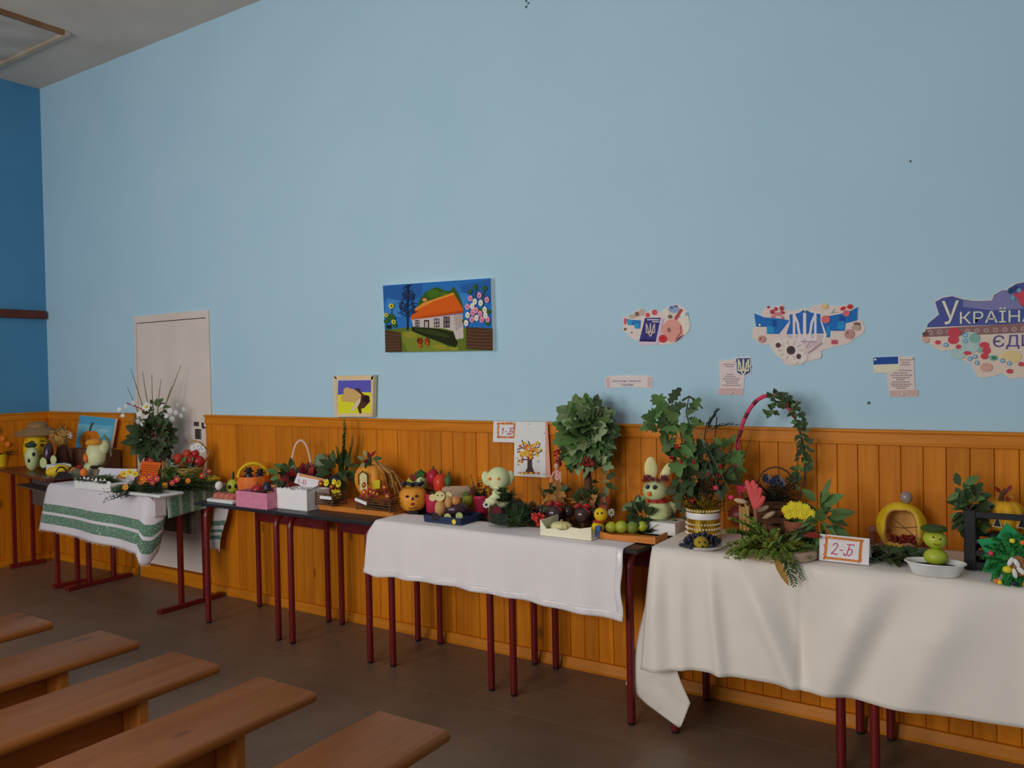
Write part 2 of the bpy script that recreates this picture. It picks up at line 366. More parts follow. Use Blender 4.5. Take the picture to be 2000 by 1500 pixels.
# ------------------------------------------------------------------ benches
def bench(x0, x1, label, y1=-1.685, z=.45, ln=1.75):
    e = empty('bench', ((x0+x1)/2, y1-ln/2, 0), label=label, cat='bench', group='pine benches in rows')
    w2 = (x1-x0)/2; h = ln/2; mb = MB()
    # seat with rounded long edges: profile swept along Y
    pr = [(-w2+.004, z-.032), (w2-.004, z-.032), (w2, z-.026), (w2, z-.011), (w2-.004, z-.003), (w2-.011, z), (-w2+.011, z), (-w2+.004, z-.003), (-w2, z-.011), (-w2, z-.026)]
    n = len(pr); ys = [-h, -h+.004, h-.006, h]; sc2 = [.985, 1, 1, .985]
    mb.addf([(x*k, y, z-.016+(zz-z+.016)*(k if k == 1 else .75)) for y, k in zip(ys, sc2) for x, zz in pr], [tuple(range(n-1, -1, -1)), tuple(3*n+i for i in range(n))] + [(a*n+i, a*n+(i+1) % n, (a+1)*n+(i+1) % n, (a+1)*n+i) for a in range(3) for i in range(n)])
    mb.build('seat', m_bench, e)
    for yy in (h-.275, -h+.275):
        lg = [(-w2+.03, z-.032), (w2-.03, z-.032), (w2-.03, .10), (w2-.005, 0), (w2-.07, 0), (.03, .06), (-.03, .06), (-w2+.07, 0), (-w2+.005, 0), (-w2+.03, .10)]
        MB().prism([(a, b) for a, b in lg], yy-.015, yy+.015).build('leg', m_benchx, e, smooth=False)
    MB().cbox((-.014, -h+.29, z-.16), (.014, h-.29, z-.032), .003).build('stretcher', m_bench, e, smooth=False)
    return e
for x0, x1, lab in ((-1.682, -1.405, 'nearest pine bench, its end closest to the tables and furthest right'), (-2.222, -1.945, 'pine bench next behind the nearest one, with dark knot near its end'),
                    (-2.708, -2.43, 'third pine bench counting from the nearest one'), (-3.196, -2.92, 'fourth pine bench counting from the nearest one'),
                    (-3.762, -3.475, 'fifth pine bench, only its short end in view at the left edge'), (-4.235, -3.95, 'furthest pine bench, just a tip showing at the left edge')):
    bench(x0, x1, lab, y1=-1.685 if x0 > -3.5 else -1.725)

# ------------------------------------------------------------------ desks
def desk(x0, x1, yf, yb, z, label, feet_dx=.055, group='maroon legged school desks'):
    e = empty('school_desk', ((x0+x1)/2, (yf+yb)/2, 0), label=label, cat='desk', group=group)
    cx, cy = (x0+x1)/2, (yf+yb)/2; w2, d2 = (x1-x0)/2, (yb-yf)/2
    MB().cbox((-w2, -d2, z-.018), (w2, d2, z), .003).build('desktop', m_top, e, smooth=False)
    for sx in (-1, 1):
        X = sx*(w2-feet_dx); zt = z-.018-.014; r = .06; fy, by = -d2+.045, d2-.045
        arc = [(X, fy, .012), (X, fy, zt-r)] + [(X, fy+r*(1-math.cos(a)), zt-r+r*math.sin(a)) for a in [R(k) for k in (18, 36, 54, 72, 90)]]
        arc2 = [(X, by-(p[1]-fy), p[2]) for p in arc[::-1]]
        mid = (arc[-1][1]+arc2[0][1])/2
        MB().tube(arc + [(X, mid, zt)], .0168, 10).build('leg', m_tube, e)
        MB().tube([(X, mid, zt)] + arc2, .0168, 10).build('leg', m_tube, e)
        for yy in (fy, by): MB().lathe([(.012, 0), (.015, .002), (.015, .012), (.012, .014)], 10, (X, yy, 0)).build('foot_cap', m_rubber, e)
    MB().cbox((-w2+feet_dx, d2-.065, z-.175), (w2-feet_dx, d2-.04, z-.095), .003).build('back_rail', m_tube, e, smooth=False)
    MB().cbox((-w2+feet_dx, -d2+.13, z-.05), (w2-feet_dx, -d2+.15, z-.02), .002).build('front_rail', m_tube, e, smooth=False)
    return e
Z1, Z2, Z3, Z4 = .75, .725, .735, .75
desk(-4.2, -3.475, -.535, -.07, Z2, 'bare black topped desk under pink box and white box')
desk(-3.473, -2.79, -.535, -.07, Z2, 'bare black topped desk carrying the orange board and pumpkin hut')
desk(-2.77, -2.052, -.515, -.045, Z3, 'desk under left half of the white satin hemmed cloth', .06)
desk(-2.05, -1.352, -.515, -.045, Z3, 'desk under right half of white satin hemmed cloth, dark bare corner showing', .06)
desk(-1.285, -.545, -.495, -.04, Z4-.004, 'desk under left half of the cream tablecloth', .055)
desk(-.543, .22, -.495, -.04, Z4-.004, 'desk under right half of the cream tablecloth', .055)
def tdesk(x0, x1, yf, yb, z, label, topmat):
    e = empty('school_desk', ((x0+x1)/2, (yf+yb)/2, 0), label=label, cat='desk', group='T-foot school desks')
    w2, d2 = (x1-x0)/2, (yb-yf)/2
    MB().cbox((-w2, -d2, z-.022), (w2, d2, z), .004).build('desktop', topmat, e, smooth=False)
    for sx in (-1, 1):
        X = sx*(w2-.06)
        MB().cbox((X-.02, -d2+.05, 0), (X+.02, d2-.03, .032), .004).build('foot_bar', m_tube, e, smooth=False)
        for yy in ((-.06, .12) if d2 > .2 else (-.08, .05)): MB().cbox((X-.016, yy-.014, .03), (X+.016, yy+.014, z-.022), .003).build('leg', m_tube, e, smooth=False)
        MB().box((X-.015, -d2+.08, z-.05), (X+.015, d2-.05, z-.022)).build('side_bearer', m_tube, e, smooth=False)
    MB().box((-w2+.07, .05, z-.3), (w2-.07, .066, z-.022)).build('modesty_panel', mk('grey_panel', '5c5650', '4d4843', 10, .6), e, smooth=False)
    MB().box((-w2+.07, -d2+.1, z-.14), (w2-.07, .05, z-.13)).build('book_shelf', MATS['grey_panel'], e, smooth=False)
    return e
ZA = .785
dk = tdesk(-6.80, -5.73, -.46, -.13, ZA, 'brown topped desk in the far left corner', m_brown); dk.rotation_euler.z = R(-9.5); dk.location = (-6.235, -.366, 0)
tdesk(-5.69, -4.505, -.595, -.05, Z1-.004, 'desk under the embroidered white towel in front of the door', m_brown)

# ------------------------------------------------------------------ cloths
def grid(fn, nu, nv, thick=0.):
    mb = MB(); vs = [fn(i/nu, j/nv) for j in range(nv+1) for i in range(nu+1)]
    mb.addf(vs, [(j*(nu+1)+i, j*(nu+1)+i+1, (j+1)*(nu+1)+i+1, (j+1)*(nu+1)+i) for j in range(nv) for i in range(nu)])
    mb.uv = [(i/nu, j/nv) for j in range(nv+1) for i in range(nu+1)]
    return mb
def solid(o, t=.0015):
    md = o.modifiers.new('cloth_thickness', 'SOLIDIFY'); md.thickness = t; md.offset = 1; return o
def clothmat(key, h, rough=.7, bands=None, bandcol='3f6350', axis=1, sheen=.3, g=1.6):
    m = bpy.data.materials.new(key); m.use_nodes = True; nt = m.node_tree; N = nt.nodes; L = nt.links; b = N['Principled BSDF']
    b.inputs['Roughness'].default_value = rough; b.inputs['Sheen Weight'].default_value = sheen; b.inputs['Specular IOR Level'].default_value = .25
    uv = N.new('ShaderNodeUVMap'); sp = N.new('ShaderNodeSeparateXYZ'); L.new(uv.outputs[0], sp.inputs[0])
    nz = N.new('ShaderNodeTexNoise'); nz.inputs['Scale'].default_value = 12; tc = N.new('ShaderNodeTexCoord'); L.new(tc.outputs['Object'], nz.inputs['Vector'])
    mx = N.new('ShaderNodeMixRGB'); c = col(h, g); mx.inputs[1].default_value = c; mx.inputs[2].default_value = tuple(x*.93 for x in c[:3])+(1,); L.new(nz.outputs[0], mx.inputs[0]); out = mx.outputs[0]
    if bands:
        rp = N.new('ShaderNodeValToRGB'); rp.color_ramp.interpolation = 'CONSTANT'; el = rp.color_ramp.elements
        el[0].position = 0; el[0].color = (0,0,0,1); el[1].position = .9999; el[1].color = (0,0,0,1)
        for a, bb in bands:
            x = el.new(a); x.color = (1,1,1,1); x = el.new(bb); x.color = (0,0,0,1)
        L.new(sp.outputs[axis], rp.inputs[0])
        ch = N.new('ShaderNodeTexChecker'); ch.inputs['Scale'].default_value = 1; mp = N.new('ShaderNodeMapping'); mp.inputs['Scale'].default_value = (110, 64, 1); L.new(uv.outputs[0], mp.inputs[0]); L.new(mp.outputs[0], ch.inputs[0])
        ch.inputs[1].default_value = col(bandcol); ch.inputs[2].default_value = tuple(min(.9, x*1.55) for x in col(bandcol)[:3])+(1,)
        n2 = N.new('ShaderNodeTexNoise'); n2.inputs['Scale'].default_value = 90; L.new(tc.outputs['Object'], n2.inputs['Vector'])
        m3 = N.new('ShaderNodeMixRGB'); m3.inputs[2].default_value = col('a5b5a8'); L.new(ch.outputs[0], m3.inputs[1])
        r2 = N.new('ShaderNodeValToRGB'); r2.color_ramp.elements[0].position = .55; r2.color_ramp.elements[1].position = .75; L.new(n2.outputs[0], r2.inputs[0]); L.new(r2.outputs[0], m3.inputs[0])
        m2 = N.new('ShaderNodeMixRGB'); L.new(rp.outputs[0], m2.inputs[0]); L.new(out, m2.inputs[1]); L.new(m3.outputs[0], m2.inputs[2]); out = m2.outputs[0]
    L.new(out, b.inputs['Base Color'])
    wv = N.new('ShaderNodeTexNoise'); wv.inputs['Scale'].default_value = 260; L.new(tc.outputs['Object'], wv.inputs['Vector'])
    bp = N.new('ShaderNodeBump'); bp.inputs['Strength'].default_value = .08; bp.inputs['Distance'].default_value = .002; L.new(wv.outputs[0], bp.inputs['Height']); L.new(bp.outputs[0], b.inputs['Normal'])
    MATS[key] = m; return m
def lerp(a, b, t): return a + (b-a)*t
def interp(tab, x):
    for (x0, y0), (x1, y1) in zip(tab, tab[1:]):
        if x <= x1: return lerp(y0, y1, max(0, (x-x0)/(x1-x0)))
    return tab[-1][1]
# white cloth with satin hem on the third desks
m_c3 = clothmat('white_cotton_cloth', 'cbc5c6', g=1.55); m_satin = mk('satin_hem', 'cfcacb', 'c3bec0', 30, .25, spec=.6, g=1.5)
def drop(u, v, x0, x1, yb, yf, z, zb, wave, wcount, seed, round_=.012, flare=.03, topfrac=.38):
    """cloth lying on a table then hanging in front; v: 0 back edge .. 1 hem"""
    x = lerp(x0, x1, u)
    if v < topfrac: return x, lerp(yb, yf, v/topfrac), z, 0
    t = (v-topfrac)/(1-topfrac); zz = lerp(z, zb, t)
    y = yf - round_*(1-math.exp(-t*14)) - flare*t*.4
    return x, y, zz, t
def c3(u, v):
    zb = interp([(0, .475), (.06, .462), (.14, .475), (.25, .478), (.55, .474), (1, .448)], u)
    x, y, z, t = drop(u, v, -2.825, -1.412, -.30, -.517, Z3+.003, zb, 0, 0, 0)
    wob = .007*math.sin(u*21)+.006*math.sin(u*47+1.3)
    y += t*wob*1.2 - t*.012
    if x < -2.765:
        k = (-2.765-x)/.06; z -= (.055*k if t == 0 else .055*k*(1-t)); x += .012*k*(1 if t < .05 else 1-t)
    if t > 0: x += .01*math.sin(t*9)*(u > .96)*t
    return x, y, z
def cloth3_hem():
    mb = grid(lambda u, v: (lambda p: (p[0], p[1]-.003, p[2]))(c3(u, .93+.07*v)), 90, 3); return mb
o = grid(c3, 90, 34).build('tablecloth', m_c3); tag(o, 'short white cotton cloth with shiny satin hem over the third desks', 'tablecloth'); solid(o)
h = cloth3_hem().build('satin_hem', m_satin, o); solid(h)
hs = grid(lambda u, v: (lambda p: (p[0]+.001, p[1]-.003, p[2]))(c3(.978+.022*u, .38+.62*v)), 3, 24).build('satin_hem', m_satin, o); solid(hs)
# cream tablecloth
m_c4 = clothmat('cream_satin_cloth', 'd3c4bb', rough=.42, g=1.55)
def folds4(u, t):
    x = lerp(-1.295, .26, u)
    f = 0
    for c, wd, a, tilt in ((-1.27, .03, .022, .02), (-1.18, .03, .012, .02), (-1.06, .028, .02, .05), (-.95, .05, .022, .22), (-.80, .04, -.014, .10), (-.72, .012, -.008, .0), (-.47, .07, .02, -.16), (-.36, .05, -.012, -.2), (-.19, .08, .016, -.2), (-.02, .02, .008, 0), (.1, .06, .02, .1)):
        d_ = x - (c + tilt*t); f += a*math.exp(-(d_/wd)**2)*min(1, t*2.2)
    return f
def c4(u, v):
    zb = interp([(0, .262), (.04, .275), (.1, .30), (.3, .308), (.55, .305), (.75, .315), (.85, .325), (1, .33)], u)
    x, y, z, t = drop(u, v, -1.295, .26, -.02, -.497, Z4+.003, zb, 0, 0, 0, .014, .05)
    if t > 0:
        y -= 1.5*folds4(u, t); y += .012*math.sin(t*math.pi)*0
        if u < .05: x -= .045*t*(1-u/.05)
    return x, y, z
o = grid(c4, 150, 44).build('tablecloth', m_c4); tag(o, 'long cream tablecloth falling in folds over the rightmost desks', 'tablecloth'); solid(o)
Lp = [(1286, 1069), (1272, 1130), (1258, 1190), (1240, 1268), (1222, 1336), (1262, 1375), (1325, 1421)]
Ly = [-.497, -.48, -.465, -.45, -.44, -.465, -.487]
Rp = [(1292, 1072), (1296, 1130), (1302, 1190), (1312, 1265), (1332, 1330), (1349, 1372), (1330, 1419)]
Ry = [-.497, -.492, -.488, -.484, -.48, -.482, -.49]
def flap(u, v):
    k = v*6; i = min(5, int(k)); f = k-i
    a = at_y(*[lerp(Lp[i][q], Lp[i+1][q], f) for q in (0, 1)], lerp(Ly[i], Ly[i+1], f)); b = at_y(*[lerp(Rp[i][q], Rp[i+1][q], f) for q in (0, 1)], lerp(Ry[i], Ry[i+1], f))
    p = a.lerp(b, u); p.y -= .018*abs(math.sin(u*math.pi*1.6))*math.sin(math.pi*min(1, v*1.1)); return p
f = grid(flap, 14, 30).build('corner_flap', m_c4, o); solid(f)
b2 = grid(lambda u, v: (-1.298+.006*math.sin(u*9)*v+ .02*v*math.sin(u*7), lerp(-.49, -.02, u), lerp(Z4+.002, lerp(.34, .36, u), v)), 20, 12).build('side_drop', m_c4, o); solid(b2)
# embroidered towel on the first desk
m_c1 = clothmat('embroidered_towel', 'c8c2c8', bands=[(.642, .748), (.785, .905)], bandcol='486552', g=1.5)
def c1(u, v):
    # u<.86 front panel, beyond: folded round the right front corner
    zb = interp([(0, .435), (.1, .44), (.3, .425), (.6, .41), (.84, .395), (.88, .34), (.94, .325), (1, .40)], u)
    if u < .86: x, yf = lerp(-5.70, -4.56, u/.86), -.602
    else:
        k = (u-.86)/.14; x, yf = -4.56 + .065*math.sin(k*math.pi/2), -.602 + .11*(1-math.cos(k*math.pi/2))
    if v < .38: 
        return x, lerp(-.10, yf if u < .86 else max(yf, -.602), v/.38), Z1+.003
    t = (v-.38)/.62; y = yf - .015*(1-math.exp(-t*12)) - .02*t - .012*t*math.sin(u*17) ; z = lerp(Z1+.003, zb, t)
    if u < .12: x -= .09*t*(1-u/.12)
    if u > .84: x += -.06*t*t*(u-.84)/.16; y -= .02*t
    return x, y, z
o = grid(c1, 70, 40).build('embroidered_towel', m_c1); tag(o, 'white woven towel with two green embroidered bands hanging over the desk before the door', 'towel'); solid(o)
fr = MB()
for i in range(90):
    p = c1(i/90, 1.0); fr.tube([p, (p[0]+random.uniform(-.004, .004), p[1]-.002, p[2]-random.uniform(.006, .014))], .0012, 4)
fr.build('fringe', m_white, o)['kind'] = 'stuff'
e2 = grid(lambda u, v: (-4.503+.006*math.sin(v*4)+.012*v, lerp(-.60, -.515, u), lerp(Z1+.004, .615, v)), 8, 10).build('corner_fold', m_c3, o); solid(e2)
m_rn = clothmat('green_striped_runner', '9aa59a', bands=[(.05, .17), (.22, .36), (.41, .55), (.60, .74), (.79, .95)], bandcol='42604a', axis=0, g=1.3)
def runner(u, v):
    y = lerp(-.515, -.06, u)
    if v < .35: return lerp(-4.80, -4.495, v/.35), y, Z1+.006
    t = (v-.35)/.65; return -4.492+.01*t+.006*math.sin(u*13)*t, y, lerp(Z1+.006, lerp(.60, .635, u), t)
o = grid(runner, 40, 24).build('table_runner', m_rn); tag(o, 'green and grey striped woven runner hanging over the end of the towel covered desk', 'runner'); solid(o)
m_tl = clothmat('towel_end', 'cfc8c8', bands=[(.42, .52), (.60, .66), (.72, .8)], bandcol='4a6a60', g=1.5)
def tail(u, v):
    p = at_y(lerp(lerp(418, 447, u), lerp(416, 434, u), v), lerp(lerp(975, 975, u), lerp(1072, 1077, u), v), -.09)
    return p.x+.012*math.sin(v*6), -.09 - .02*math.sin(u*6+v*2), p.z
o = grid(tail, 12, 24).build('towel', m_tl); tag(o, 'narrow end of a white towel with green bands hanging between the first two tables', 'towel'); solid(o)
# ------------------------------------------------------------------ flat print: pixel-measured shapes laid on real planes
def ell2(cx, cy, rx, ry=None, n=14, a0=0.):
    ry = ry or rx
    c, s_ = math.cos(a0), math.sin(a0)
    return [(cx+rx*math.cos(t)*c-ry*math.sin(t)*s_, cy+rx*math.cos(t)*s_+ry*math.sin(t)*c) for t in [2*math.pi*i/n for i in range(n)]]
def stroke2(pts, wd):
    """a polyline as a list of quads"""
    out = []
    for (x0, y0), (x1, y1) in zip(pts, pts[1:]):
        d = math.hypot(x1-x0, y1-y0) or 1; nx, ny = -(y1-y0)/d*wd/2, (x1-x0)/d*wd/2; ex, ey = (x1-x0)/d*wd*.3, (y1-y0)/d*wd*.3
        out.append([(x0+nx-ex, y0+ny-ey), (x1+nx+ex, y1+ny+ey), (x1-nx+ex, y1-ny+ey), (x0-nx-ex, y0-ny-ey)])
    return out
def rect(x, y, w_, h_): return [(x-w_/2, y-h_/2), (x+w_/2, y-h_/2), (x+w_/2, y+h_/2), (x-w_/2, y+h_/2)]
def trident2(cx, top, w_, h_, wd):
    T = lambda x, y: (cx + x*w_/2, top + y*h_/1.6); st = []
    for sg in (-1, 1):
        st += stroke2([T(sg*.9, .02), T(sg*.9, 1.12), T(sg*.42, 1.12)], wd)
        st += stroke2([T(sg*.9, .05), T(sg*.6, .4), T(sg*.5, .75), T(sg*.38, 1.0), T(sg*.62, 1.12)], wd)
        st += stroke2([T(0, .85), T(sg*.2, 1.12), T(sg*.38, 1.12)], wd); st += stroke2([T(sg*.34, 1.12), T(sg*.3, 1.3), T(0, 1.58)], wd)
    st += stroke2([T(0, .02), T(0, 1.0)], wd*1.3)
    return st
def handwritten(A, h, digit, x, y, hg, wd, slope=0.):
    """pen-drawn '1-Б' or '2-Б' with its baseline start at x, y"""
    M_ = lambda u, v: (x+u*hg+.18*v*hg, y-v*hg+slope*u*hg)
    D = {'1': [[(.12, .62), (.36, 1.), (.30, 0.)]], '2': [[(.05, .78), (.14, .95), (.32, 1.), (.46, .86), (.42, .62), (.22, .3), (.0, .04), (.18, .06), (.46, .0), (.56, .1)]]}[digit]
    S_ = D + [[(.72, .42), (.98, .44)], [(1.32, .98), (1.95, 1.0)], [(1.52, .98), (1.46, .5), (1.40, .12), (1.26, -.02), (1.12, .06), (1.14, .2)], [(1.47, .52), (1.7, .6), (1.84, .48), (1.82, .2), (1.62, .0), (1.46, .04)]]
    A.poly(h, *[q for st in S_ for q in stroke2([M_(u, v) for u, v in st], wd)])
TXT = {}
def text_mesh(body, shear=0.):
    c = bpy.data.curves.new('txt', 'FONT'); c.body = body; c.shear = shear; c.resolution_u = 3
    o = bpy.data.objects.new('txt', c); C.objects.link(o); bpy.context.view_layer.update()
    me = bpy.data.meshes.new_from_object(o.evaluated_get(bpy.context.evaluated_depsgraph_get())); bpy.data.objects.remove(o); bpy.data.curves.remove(c)
    V = [tuple(v.co) for v in me.vertices]; F = [tuple(p.vertices) for p in me.polygons]; bpy.data.meshes.remove(me); return V, F
class Art:
    """flat print on the plane y=Y (world), coordinates in a photo crop (origin ox,oy and scale k)"""
    def __init__(s, ox, oy, k, Y, org, step=.00025): s.o = (ox, oy); s.k = k; s.Y = Y; s.org = Vector(org); s.mb = MB(); s.mats = []; s.n = 0; s.step = step
    def map(s, x, y, off=0): p = at_y(s.o[0]+x*s.k, s.o[1]+y*s.k, s.Y); return Vector((p.x, s.Y-off, p.z)) - s.org
    def layer(s, h):
        m = flat(h)
        if m not in s.mats: s.mats.append(m)
        s.mb.cur = s.mats.index(m); s.n += 1; return s.n*s.step
    def poly(s, h, *polys):
        off = s.layer(h)
        for i, p in enumerate(polys): s.mb.addf([s.map(x, y, off+i*2.5e-5) for x, y in p], [tuple(range(len(p)))])
        s.n += int(len(polys)*2.5e-5/s.step)
        return s
    def text(s, h, body, x, y, hgt, slope=0., shear=0., wx=1.):
        off = s.layer(h); V, F = text_mesh(body, shear); k = hgt/.70
        s.mb.addf([s.map(x+v[0]*k*wx, y-v[1]*k+slope*v[0]*k, off) for v in V], F); return s
    def build(s, name, parent): return s.mb.build(name, s.mats, parent, smooth=False)
def sheet(art, outline, mat, th, name, parent, front_off=0.):
    """the paper or canvas body behind the print, with real thickness"""
    n = len(outline); mb = MB()
    fr = [art.map(x, y, 0) for x, y in outline]; bk = [p + Vector((0, th, 0)) for p in fr]
    mb.addf(fr+bk, [tuple(range(n)), tuple(range(2*n-1, n-1, -1))] + [((i+1) % n, i, n+i, n+(i+1) % n) for i in range(n)])
    return mb.build(name, mat, parent, smooth=False)
def pin(art, parent, *pts, r=.006):
    for x, y in pts:
        p = art.map(x, y, .003); MB().ell(p, (r, .004, r), 8, 5).build('pin', mk('pin_brass', 'd8d0b8', None, 20, .3, metal=.7), parent)
def art_thing(name, label, cat, ox, oy, k, Y, mid):
    p = at_y(ox+mid[0]*k, oy+mid[1]*k, Y); e = empty(name, (p.x, Y, p.z), label=label, cat=cat); return e, Art(ox, oy, k, Y, (p.x, Y, p.z))
# the cottage painting
e, A = art_thing('painting', 'canvas painting of a white cottage with orange thatched roof on the blue wall', 'painting', 640, 520, .20667, -.03, (1040, 460))
sheet(A, [(521, 183), (1541, 112), (1561, 796), (550, 813)], m_white, .03, 'canvas', e)
A.poly('2c6db4', [(521, 183), (1541, 112), (1561, 796), (550, 813)])
A.poly('2a5da0', [(523, 190), (900, 160), (880, 300), (640, 330), (530, 320)], [(1250, 180), (1540, 120), (1545, 300), (1300, 330)]).poly('3f7fc0', [(560, 300), (700, 330), (690, 480), (545, 470)], [(1240, 250), (1330, 260), (1320, 400), (1285, 390)])
A.poly('5d6f26', [(545, 600), (800, 575), (1300, 580), (1560, 590), (1561, 796), (550, 813)]).poly('76822e', [(700, 620), (830, 610), (1000, 680), (1150, 770), (1250, 800), (760, 806), (705, 700)]).poly('8f8a30', ell2(1060, 760, 70, 25), ell2(780, 650, 60, 30), ell2(1190, 778, 50, 16))
A.poly('36581c', [(838, 410), (870, 315), (930, 240), (1030, 195), (1110, 230), (1160, 235), (1190, 190), (1230, 250), (1270, 340), (1282, 420), (1000, 450)]).poly('456a22', ell2(1000, 260, 60, 40), ell2(1100, 270, 40, 30))
A.poly('bfb2ac', [(795, 505), (1280, 448), (1287, 680), (1215, 692), (1190, 612), (1100, 588), (810, 572)]).poly('a89b98', [(1195, 460), (1280, 450), (1285, 560), (1215, 610)])
A.poly('cf5a1c', [(783, 503), (815, 410), (905, 345), (1190, 247), (1285, 408), (1280, 440), (1080, 467), (900, 492)]).poly('e08a35', [(812, 415), (905, 345), (1190, 247), (1203, 268), (1000, 335), (830, 420)]).poly('b84a16', [(900, 470), (1280, 415), (1280, 440), (1080, 467), (790, 504)]).poly('d88a60', ell2(920, 318, 22, 16))
A.poly('3a2c2c', rect(850, 540, 42, 62), rect(938, 545, 48, 72), rect(1033, 536, 50, 82), rect(1127, 528, 58, 104)).poly('a5a0a4', rect(840, 527, 12, 20), rect(861, 525, 12, 20), rect(840, 553, 12, 20), rect(861, 552, 12, 20), rect(938, 552, 30, 56), rect(1022, 518, 16, 28), rect(1045, 516, 16, 28), rect(1022, 556, 16, 28), rect(1045, 554, 16, 28)).poly('77727c', rect(1114, 505, 18, 36), rect(1141, 502, 18, 36), rect(1114, 552, 18, 36), rect(1141, 550, 18, 36))
A.poly('252a16', [(800, 572), (1050, 592), (1190, 622), (1215, 692), (1232, 720), (1210, 768), (1130, 742), (900, 655), (800, 612)]).poly('33401c', [(830, 585), (1040, 610), (1150, 650), (1160, 680), (950, 640), (830, 605)])
A.poly('4b3527', [(546, 600), (690, 628), (705, 806), (550, 813)], [(1315, 575), (1558, 588), (1561, 796), (1315, 780)]).poly('66452f', *[q for i in range(6) for q in stroke2([(1322, 600+i*32), (1440, 612+i*31), (1556, 608+i*32)], 9)], *[q for i in range(6) for q in stroke2([(556, 640+i*30), (690, 650+i*26)], 8)])
A.poly('1f2c48', *stroke2([(760, 600), (760, 400), (762, 175)], 14), *[q for y, d in ((480, 90), (430, 80), (380, 90), (340, 60), (300, 55), (260, 45), (220, 35), (455, 70)) for sg in (-1, 1) for q in stroke2([(760, y), (760+sg*d*.5, y-30), (760+sg*d, y-45+random.uniform(-10, 25))], 7)]).poly('27385c', *[ell2(760+random.uniform(-70, 60), random.uniform(250, 470), 12, 18, 7) for _ in range(26)])
A.poly('355c2a', *[ell2(x, y, 24, 22, 8) for x, y in ((610, 470), (585, 490), (560, 520), (625, 490), (640, 560), (575, 575), (1350, 240), (1400, 200), (1490, 210), (1300, 520), (1450, 420), (1380, 400), (1530, 430), (1520, 540))], *stroke2([(1410, 170), (1400, 300), (1390, 500)], 8), *stroke2([(1490, 180), (1470, 400)], 8), *stroke2([(615, 380), (600, 600)], 6)).poly('1a2433', ell2(585, 572, 22, 18))
A.poly('c9c23a', ell2(610, 376, 25, 25, 9), ell2(562, 461, 20, 20, 9), ell2(632, 526, 22, 22, 9)).poly('4a3a1a', ell2(612, 376, 10), ell2(562, 461, 8), ell2(634, 526, 9))
hol = [(1357, 305, 0), (1442, 275, 0), (1512, 318, 0), (1400, 335, 1), (1455, 348, 1), (1330, 385, 0), (1375, 380, 1), (1410, 415, 0), (1493, 412, 1), (1332, 462, 1), (1380, 440, 0), (1450, 450, 0), (1500, 466, 1), (1415, 490, 1), (1372, 503, 0), (1465, 506, 0), (1520, 503, 0), (1318, 537, 1)]
A.poly('d98fa6', *[ell2(x, y, 23, 30, 9) for x, y, k in hol if not k]).poly('e3dccf', *[ell2(x, y, 22, 31, 9) for x, y, k in hol if k]).poly('b8607c', *[ell2(x, y+3, 9, 11, 7) for x, y, k in hol if not k]).poly('b5a07a', *[ell2(x, y+3, 7, 9, 7) for x, y, k in hol if k])
A.poly('8f3a1c', ell2(878, 705, 24, 32), ell2(946, 710, 20, 38)).poly('b5562a', ell2(880, 755, 20, 14), ell2(955, 730, 12, 18)).poly('5a2412', ell2(870, 700, 12, 18))
A.build('picture', e)
# the framed map picture standing on the rail
e, A = art_thing('picture_frame', 'small framed map picture in blue and yellow standing on the wainscot rail', 'picture', 640, 520, .20667, -.034, (240, 1420))
e.location.z = WZ; A.org = Vector((e.location.x, -.034, WZ)); m_cream = mk('frame_cream_wood', 'd2b894', 'c4a77f', 14, .6)
sheet(A, [(78, 1052), (432, 1034), (422, 1412), (90, 1414)], m_white, .004, 'picture_card', e)
def bar4(a, b, c, d_, nm='frame_bar'):
    sheet(A, [a, b, c, d_], m_cream, .03, nm, e); 
A.Y = -.038
bar4((52, 1036), (82, 1050), (92, 1392), (64, 1422)); bar4((52, 1036), (432, 1030), (424, 1072), (82, 1074)); bar4((410, 1050), (432, 1030), (424, 1422), (408, 1395)); bar4((90, 1395), (410, 1390), (424, 1422), (64, 1422)); A.Y = -.036
A.poly('5b58b2', [(97, 1080), (410, 1076), (409, 1195), (330, 1192), (200, 1215), (95, 1216)]).poly('e2d62c', [(95, 1216), (200, 1205), (330, 1190), (409, 1192), (409, 1388), (100, 1392)])
A.poly('caa567', [(150, 1160), (180, 1145), (250, 1165), (300, 1195), (325, 1235), (305, 1300), (215, 1285), (130, 1275), (128, 1235), (152, 1212)]).poly('dcc3a6', [(325, 1225), (320, 1260), (290, 1320), (235, 1375), (218, 1368), (262, 1290)]).poly('503325', [(252, 1155), (300, 1152), (318, 1190), (345, 1215), (392, 1222), (402, 1280), (345, 1340), (318, 1345), (322, 1390), (300, 1390), (282, 1335), (310, 1280), (318, 1215), (280, 1180)]).poly('2e1d1a', ell2(362, 1255, 32, 34))
A.build('picture', e)
# 1-B sheet and the autumn tree sheet pinned over the rail
e, A = art_thing('class_sheet', 'white paper sheet reading 1-Б in an orange leaf border', 'paper sheet', 760, 760, .2, -.042, (1130, 420))
sheet(A, [(1020, 312), (1242, 318), (1242, 522), (1013, 516)], m_white, .0015, 'paper', e)
A.poly('ded5df', [(1022, 314), (1240, 320), (1240, 520), (1015, 514)]).poly('cf9560', [(1056, 324), (1234, 327), (1232, 482), (1055, 478)]).poly('b8643c', *[ell2(random.uniform(1060, 1230), random.choice((333, 470))+random.uniform(-7, 7), 6, 5, 6) for _ in range(40)], *[ell2(random.choice((1064, 1226))+random.uniform(-5, 5), random.uniform(330, 470), 5, 6, 6) for _ in range(24)]).poly('e6dde4', [(1080, 346), (1216, 348), (1214, 460), (1078, 458)])
handwritten(A, 'b03572', '1', 1088, 440, 62, 7, .03)
A.build('print', e); pin(A, e, (1225, 330), r=.004)
